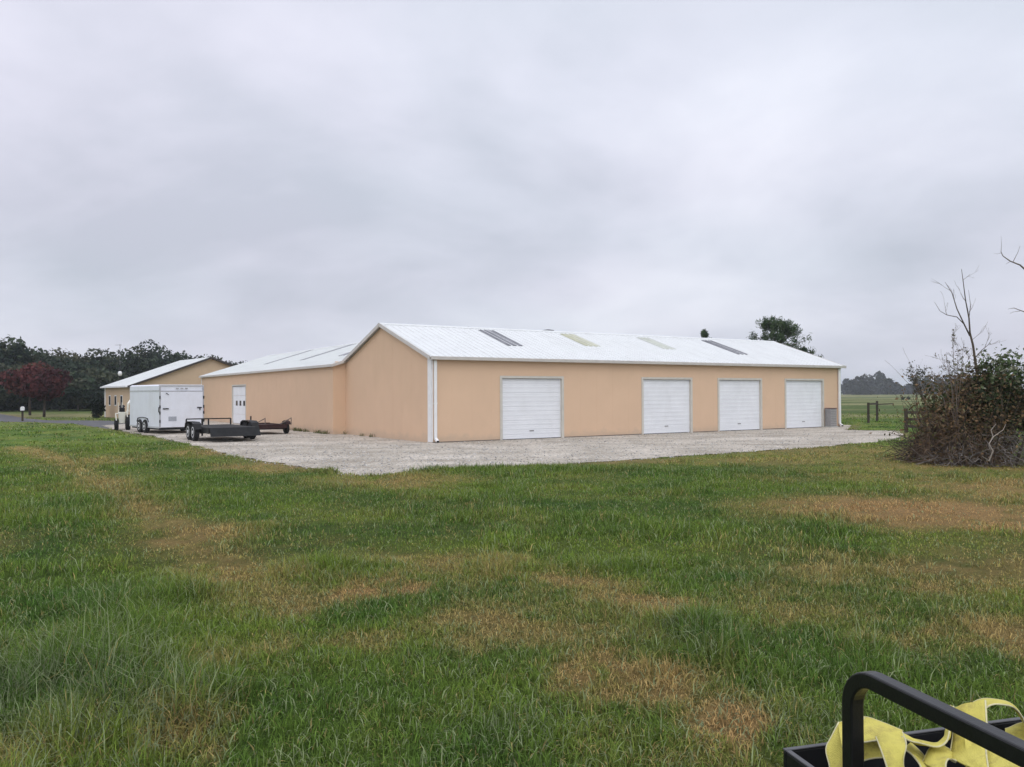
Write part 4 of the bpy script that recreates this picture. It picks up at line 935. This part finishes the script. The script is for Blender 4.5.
# ------------------------------------------------------------------ fences on the pasture
fe = thing('brace_fence', 'dark wooden fence brace of two posts and a top rail on the pasture edge', 'fence', at(868, 420, 50).xy.to_3d()); o0 = fe.location
p1 = at(868.3, 403.5, 50) - o0; p2 = at(877, 402.5, 53) - o0
MB().bar((p1.x, p1.y, -.1), (p1.x, p1.y, p1.z + .05), .11).build('post', WOOD, fe); MB().bar((p2.x, p2.y, -.1), (p2.x, p2.y, p2.z + .1), .11).build('post', WOOD, fe)
MB().bar((p1.x, p1.y, p1.z - .03), (p2.x, p2.y, p2.z - .08), .11).build('rail', WOOD, fe)
m = MB(); q = p2 + Vector((2.2, 2.5, 0)); m.bar((p2.x, p2.y, p2.z - .12), (q.x, q.y, p2.z - .12), .07); m.build('rail', WOOD, fe)
rf = thing('rail_fence', 'weathered rail fence half hidden behind the brush pile', 'fence', at(906, 412, 38).xy.to_3d()); o0 = rf.location
for px in (906, 934, 962, 990):
    q = at(px, 411, 38) - o0; MB().bar((q.x, q.y, -.1), (q.x, q.y, q.z + .12), .12).build('post', WOOD, rf)
for k, zz0 in enumerate((0, -.32, -.64)):
    a, c = at(905, 412.5, 38) - o0, at(1040, 412.5, 38) - o0; MB().bar((a.x, a.y + .08, a.z + zz0), (c.x, c.y + .08, c.z + zz0), .04, .12).build('rail', WOOD, rf)

# ------------------------------------------------------------------ black cart with the yellow strap, right at the photographer's side
E1 = Vector((.966, .259, 0)); E2 = Vector((-.259, .966, 0)); TC = at(783, 750, 2.0)
cart = thing('utility_cart', 'black steel utility cart bed with a bent square guard rail, close to the viewer', 'cart', (TC.x, TC.y, 0), math.atan2(.259, .966))
zt_, zb_ = TC.z, TC.z - .15; cwid, clen = 1.15, 1.35
m = MB(); m.box((0, -.012, zb_), (cwid, 0, zt_)); m.box((0, -clen, zb_), (.012, -.013, zt_)); m.box((cwid - .012, -clen, zb_), (cwid, -.013, zt_)); m.box((.013, -clen, zb_), (cwid - .013, -clen + .012, zt_)); m.box((.013, -clen + .013, zb_ + .0), (cwid - .013, -.013, zb_ + .012))
m.build('bed', BLACK, cart, bevel=.003)
m = MB(); m.box((-.001, -.013, zt_ + .001), (cwid + .001, .001, zt_ + .005)); m.box((-.001, -clen, zt_ + .001), (.013, -.0135, zt_ + .005)); m.build('edge_lip', mat('worn_lip', (.06, .06, .062, 1), .4, .3, 20, spec=.6), cart, bevel=.002)
# rail: post, bend, then back towards the viewer
px_, yp = .032, -.217; zr = 1.274; rb = .075; hw = .0168
path = [(yp, zb_ + .02), (yp, zr - rb)] + [(yp - rb + rb * math.cos(a), zr - rb + rb * math.sin(a)) for a in np.linspace(.12, math.pi / 2, 9)] + [(-clen + .12 + rb, zr)] + [(-clen + .12 + rb - rb * math.sin(a), zr - rb + rb * math.cos(a)) for a in np.linspace(.12, math.pi / 2, 9)] + [(-clen + .12, zb_ + .02)]
vs, fs = [], []
for i, (y, z) in enumerate(path):
    a = Vector(path[max(i - 1, 0)]); c = Vector(path[min(i + 1, len(path) - 1)]); tt = (c - a).normalized(); nn = Vector((-tt.y, tt.x))
    sc_m = 1.0
    for sx, sn_ in ((-1, -1), (1, -1), (1, 1), (-1, 1)): vs.append((px_ + sx * hw, y + nn.x * sn_ * hw, z + nn.y * sn_ * hw))
for i in range(len(path) - 1):
    for k in range(4): fs.append((i * 4 + k, i * 4 + (k + 1) % 4, i * 4 + 4 + (k + 1) % 4, i * 4 + 4 + k))
fs += [(0, 1, 2, 3), tuple(len(vs) - 4 + k for k in range(4))]
rl = MB().add(vs, fs).build('guard_rail', mat('rail_paint', (.006, .006, .007, 1), .36, .25, 12, .06, 160, .45, stain=((.02, .02, .02, 1), 30, .4, (1, 1, 1))), cart, bevel=.004)
m = MB(); m.box((.12, -clen + .1, zb_ - .09), (.2, -.1, zb_ - .002)); m.box((cwid - .2, -clen + .1, zb_ - .09), (cwid - .12, -.1, zb_ - .002)); m.bar((.02, -.75, .34), (cwid - .02, -.75, .34), .06); m.bar((.16, -.75, .34), (.16, -.75, zb_ - .08), .07); m.bar((cwid - .16, -.75, .34), (cwid - .16, -.75, zb_ - .08), .07)
m.bar((cwid / 2, -.2, zb_ - .06), (cwid / 2, -.05, .0), .06); m.build('frame', BLACKM, cart)
wheel(cart, -.02, -.75, .34, .18, BLACKM, -1); wheel(cart, cwid + .02, -.75, .34, .18, BLACKM, 1)
# the strap: a long flat band lying in loops, each run a curved strip with real thickness
def cr(P, k=8):
    P = [Vector(p) for p in P]; P = [P[0] * 2 - P[1]] + P + [P[-1] * 2 - P[-2]]; out = []
    for i in range(1, len(P) - 2):
        for j in range(k):
            t_ = j / k; a, b_, c, d = P[i - 1:i + 3]
            out.append(.5 * (2 * b_ + (c - a) * t_ + (2 * a - 5 * b_ + 4 * c - d) * t_ ** 2 + (3 * b_ - a - 3 * c + d) * t_ ** 3))
    out.append(P[-2]); return out
STRM = MB(); EDG = MB()
def strip(A, B, k=8, th=.003):
    A = cr([at(*p_) for p_ in A], k); B = cr([at(*p_) for p_ in B], k); n = len(A); nw = 8; rows = []
    for i in range(n):
        a, b_ = A[i], B[i]; tg = (A[min(i + 1, n - 1)] - A[max(i - 1, 0)] + B[min(i + 1, n - 1)] - B[max(i - 1, 0)]).normalized()
        nn = tg.cross(b_ - a).normalized() * th
        ph = len(STRM.v) * .37
        wr_ = lambda q: (.0018 * math.sin(i * .30 + q * .75 + ph) + .0009 * math.sin(q * 1.5 - i * .42 + ph * 2))
        rows.append(([a.lerp(b_, q / nw) + nn * .25 * math.sin(q / nw * 3.14) + nn.normalized() * wr_(q) for q in range(nw + 1)], nn))
    base = len(STRM.v); m_ = nw + 1
    for pts, nn in rows:
        STRM.v += [tuple(p_ + nn / 2) for p_ in pts] + [tuple(p_ - nn / 2) for p_ in pts]
    for i in range(n - 1):
        o_, q_ = base + i * 2 * m_, base + (i + 1) * 2 * m_
        for k_ in range(nw):
            STRM.f.append((o_ + k_, o_ + k_ + 1, q_ + k_ + 1, q_ + k_)); STRM.f.append((o_ + m_ + k_, q_ + m_ + k_, q_ + m_ + k_ + 1, o_ + m_ + k_ + 1))
        STRM.f.append((o_, q_, q_ + m_, o_ + m_)); STRM.f.append((o_ + nw, o_ + m_ + nw, q_ + m_ + nw, q_ + nw))
    for e_ in ([r_[0][0] for r_ in rows], [r_[0][-1] for r_ in rows]): EDG.tube(e_, .0021, 5)
strip([(832, 795, 1.88), (830, 768, 1.90), (826, 749, 1.93), (832, 736, 1.95), (839, 722.5, 1.965)], [(862, 800, 1.86), (860, 772, 1.88), (858, 752, 1.90), (860, 735, 1.93), (864, 718, 1.955)], k=4)
strip([(838, 723, 1.968), (862, 716.5, 1.962), (882, 722, 1.94), (903, 731, 1.90)], [(842, 747, 1.87), (864, 742, 1.862), (883, 738.5, 1.855), (899, 736, 1.85)], k=4)
strip([(876, 736, 1.82), (880, 748, 1.76), (888, 770, 1.72), (894, 800, 1.70)], [(902, 731, 1.83), (906, 745, 1.77), (903, 764, 1.74), (912, 798, 1.72)])
strip([(848, 744, 1.90), (868, 741, 1.89), (884, 742, 1.88)], [(848, 768, 1.88), (866, 760, 1.87), (886, 757, 1.86)])
strip([(900, 732, 1.84), (915, 740, 1.86), (933, 743, 1.88), (944, 737, 1.90), (948, 726, 1.92), (950, 705, 1.95)], [(902, 736, 1.80), (916, 743, 1.80), (934, 746.5, 1.81), (947, 740, 1.83), (951, 728, 1.85), (953, 706, 1.88)], th=.004)
strip([(905, 748, 1.84), (914, 758, 1.80), (922, 770, 1.76), (926, 800, 1.72)], [(911, 742, 1.90), (922, 754, 1.86), (932, 768, 1.80), (940, 800, 1.76)])
strip([(922, 762, 1.80), (930, 749, 1.84), (941, 744, 1.86), (952, 750, 1.86)], [(946, 776, 1.72), (946, 764, 1.76), (950, 759, 1.80), (956, 762, 1.80)])
strip([(952, 708, 1.96), (954, 730, 1.92), (951, 748, 1.86), (950, 757, 1.82), (957, 762, 1.78)], [(985, 700, 1.92), (987, 728, 1.84), (986, 748, 1.78), (987, 762, 1.72), (990, 775, 1.68)])
strip([(965, 735, 1.86), (985, 748, 1.80), (1010, 752, 1.74), (1060, 742, 1.68)], [(966, 772, 1.74), (985, 782, 1.68), (1010, 790, 1.60), (1060, 785, 1.52)])
strip([(966, 724, 1.98), (969, 708, 2.00), (986, 698.5, 2.02), (1005, 701, 2.06), (1018, 711, 2.10), (1026, 726, 2.12), (1030, 742, 2.12)], [(981, 724, 1.90), (984, 712, 1.91), (996, 704, 1.93), (1011, 706, 1.95), (1021, 716, 1.97), (1027, 732, 1.99), (1031, 746, 2.0)])
strip([(1005, 728, 2.08), (1020, 724, 2.08), (1040, 724, 2.06)], [(1006, 748, 1.98), (1022, 744, 1.98), (1042, 742, 1.96)])
strip([(985, 752, 1.90), (1000, 760, 1.84), (1030, 765, 1.80)], [(975, 778, 1.80), (1000, 785, 1.74), (1030, 788, 1.7)])
wv_t = STRAP.node_tree; wv = wv_t.nodes.new('ShaderNodeTexVoronoi'); wv.inputs['Scale'].default_value = 420
wv_t.links.new([n_ for n_ in wv_t.nodes if n_.type == 'TEX_COORD'][0].outputs['Object'], wv.inputs['Vector'])
wb_ = [n_ for n_ in wv_t.nodes if n_.type == 'BUMP'][0]; wb_.inputs['Strength'].default_value = .7; wb_.inputs['Distance'].default_value = .002
wv_t.links.new(wv.outputs['Distance'], wb_.inputs['Height'])
stp = thing('tow_strap', 'crumpled yellow webbing tow strap heaped in the black cart bed', 'strap', (0, 0, 0))
stp.location = (TC.x + .3, TC.y - .2, TC.z - .14)
for mm, nm, ma in ((STRM, 'webbing', STRAP), (EDG, 'stitched_edge', STRAPE)):
    mm.v = [tuple(Vector(v) - stp.location) for v in mm.v]; mm.build(nm, ma, stp, smooth=True)

# ------------------------------------------------------------------ grass
HOLE = np.array([[TC.x, TC.y]])
LT = [(*ground(*p_)[:2], r_) for p_, r_ in (((70, 700), .55), ((130, 735), .45), ((20, 690), .5), ((765, 725), .40), ((690, 640), .35), ((520, 735), .35))]
def grass(name, label, n, r0, r1, hl, hw_, seed, amax=R(43), clump=9, power=1.0):
    g_ = np.random.default_rng(seed)
    nc = n // clump; rr = r0 + (r1 - r0) * g_.random(nc) ** power; an = g_.uniform(-amax, amax, nc)
    cx_, cy_ = rr * np.sin(an), rr * np.cos(an)
    cs = .025 + .0035 * rr
    x = np.repeat(cx_, clump) + g_.normal(size=nc * clump) * np.repeat(cs, clump); y = np.repeat(cy_, clump) + g_.normal(size=nc * clump) * np.repeat(cs, clump)
    sg = np.maximum(sdist(np.c_[x, y], GRAVEL), sdist(np.c_[x, y], ROAD)) + (fbm(x * 2.1 + 11, y * 2.1, 3) - .5) * .5
    d, ru, col = lawn_col(x, y)
    keep = (sg < .02) & (g_.random(len(x)) > d * .35)
    x, y, d, ru, col = x[keep], y[keep], d[keep], ru[keep], col[keep]; m_ = len(x); r = np.hypot(x, y)
    dead = g_.random(m_) < .05 + .70 * d
    straw = np.array([.34, .275, .105]) * (1 - ru[:, None]) + np.array([.42, .265, .115]) * ru[:, None]
    pale = np.array([.24, .285, .14])
    col = np.where(dead[:, None], straw, col * 1.25) * g_.uniform(.5, 1.55, (m_, 1))
    pl_ = (g_.random(m_) < .07)[:, None]; col = np.where(pl_, pale * g_.uniform(.8, 1.3, (m_, 1)), col)
    tuft = np.clip((fbm(x * .9 + 20, y * .9 + 7, 3) - .32) * 3.6, .5, 1.5)
    ln = hl * g_.uniform(.45, 1.35, m_) * tuft * (1 - .45 * d) * np.where(pl_[:, 0], 1.5, 1.0); wd = hw_ * g_.uniform(.6, 1.3, m_) * (1 + r * .035)
    th = g_.uniform(0, 6.283, m_); lean = np.abs(g_.normal(.85, .45, m_)) + .3 * dead + .25 * pl_[:, 0]
    dx, dy = np.cos(th), np.sin(th); bend = np.clip(lean, 0.05, 1.5)
    lt = sum(np.exp(-((x - a) ** 2 + (y - b_) ** 2) / r_ ** 2) for a, b_, r_ in LT); ln = ln * (1 + .55 * np.clip(lt, 0, 1))
    lp = (g_.random(m_) < .22 * lt)[:, None]; col = np.where(lp, np.array([.21, .25, .13]) * g_.uniform(.7, 1.3, (m_, 1)), col)
    z0 = terrain(x, y) - .01
    w_an = th + g_.normal(size=m_) * .5 + 1.57; wx, wy = np.cos(w_an) * wd * .5, np.sin(w_an) * wd * .5
    hx1, hz1 = ln * .5 * np.sin(bend * .5), ln * .5 * np.cos(bend * .5)
    hx2, hz2 = hx1 + ln * .5 * np.sin(bend * 1.25), hz1 + ln * .5 * np.cos(np.minimum(bend * 1.25, 1.75))
    V = np.stack([np.c_[x - wx, y - wy, z0], np.c_[x + wx, y + wy, z0], np.c_[x + dx * hx1 + wx * .8, y + dy * hx1 + wy * .8, z0 + hz1], np.c_[x + dx * hx1 - wx * .8, y + dy * hx1 - wy * .8, z0 + hz1], np.c_[x + dx * hx2, y + dy * hx2, z0 + np.maximum(hz2, .01)]], 1).reshape(-1, 3)
    k = np.arange(m_)[:, None] * 5
    idx = (k + np.array([[0, 1, 2, 3, 3, 2, 4]])).ravel(); sizes = np.tile([4, 3], m_)
    me = mesh_np(name, V, sizes, idx, np.repeat(col, 5, 0))
    o = link(name, me, None, BLADE); o['kind'] = 'stuff'; tag(o, label, 'grass'); return o
grass('near_grass', 'uncut green and straw grass nearest the viewer', 540000, 1.6, 9.5, .155, .0058, 1, amax=R(72), power=.72)
grass('lawn_grass', 'mown lawn grass with dry patches in front of the gravel', 370000, 8.5, 21.0, .12, .0075, 2, amax=R(54), power=.7)
grass('distant_grass', 'short lawn grass running up to the gravel edge', 220000, 19.5, 35.0, .10, .011, 3, power=.8)
grass('far_grass', 'short lawn grass by the far road and the tan barn', 110000, 33.0, 80.0, .085, .02, 4, power=.85)

# weeds along the foot of the wing wall and in the gravel
def weeds():
    g_ = np.random.default_rng(11); V = []; Cc = []
    Mx = Matrix.Rotation(BROT, 3, 'Z'); spots = [(-.76 - random.random() * .2, random.choice([9.4, 10.4, 12.6, 13.2, 13.6, 15.4, 18.4]) + random.gauss(0, .25)) for _ in range(20)] + [(-.12 - random.random() * .1, random.uniform(5.5, 8.6)) for _ in range(3)]
    for (u_, v_) in spots:
        c_ = Mx @ Vector((u_, v_, 0)) + Vector((BX, BY, 0))
        for q in range(22):
            th = g_.uniform(0, 6.28); l_ = g_.uniform(.06, .26); w_ = .008; b0 = np.array([c_.x + g_.normal() * .06, c_.y + g_.normal() * .06, -.005]); d_ = np.array([math.cos(th), math.sin(th), 0]); p_ = np.array([-d_[1], d_[0], 0]) * w_
            m1 = b0 + d_ * l_ * .25 + np.array([0, 0, l_ * .6]); e_ = b0 + d_ * l_ * .7 + np.array([0, 0, l_ * .85])
            V += [b0 - p_, b0 + p_, m1 + p_, m1 - p_, e_]; Cc += [np.array([(.10, .13, .04), (.20, .18, .08), (.07, .10, .03)][g_.integers(0, 3)]) * g_.uniform(.7, 1.3)] * 5
    n_ = len(V) // 5; k = np.arange(n_)[:, None] * 5
    me = mesh_np('weeds', np.array(V), np.tile([4, 3], n_), (k + np.array([[0, 1, 2, 3, 3, 2, 4]])).ravel(), np.array(Cc))
    o = link('weeds', me, None, BLADE); o['kind'] = 'stuff'; tag(o, 'weeds sprouting in the gravel along the foot of the wing wall', 'weeds')
weeds()

# ------------------------------------------------------------------ damp autumn air
hb = MB().box((-3300, -3300, -6), (3300, 3300, 45)).build('haze', None)
hm = bpy.data.materials.new('damp_air'); hm.use_nodes = True
t = hm.node_tree
for n_ in list(t.nodes): t.nodes.remove(n_)
pv = t.nodes.new('ShaderNodeVolumePrincipled'); pv.inputs['Color'].default_value = (.80, .84, .92, 1); pv.inputs['Density'].default_value = HAZE; pv.inputs['Anisotropy'].default_value = 0.0
ou = t.nodes.new('ShaderNodeOutputMaterial'); t.links.new(pv.outputs[0], ou.inputs['Volume'])
hb.data.materials.append(hm); hb['kind'] = 'stuff'; tag(hb, 'thin damp haze over the pasture and woods', 'haze')
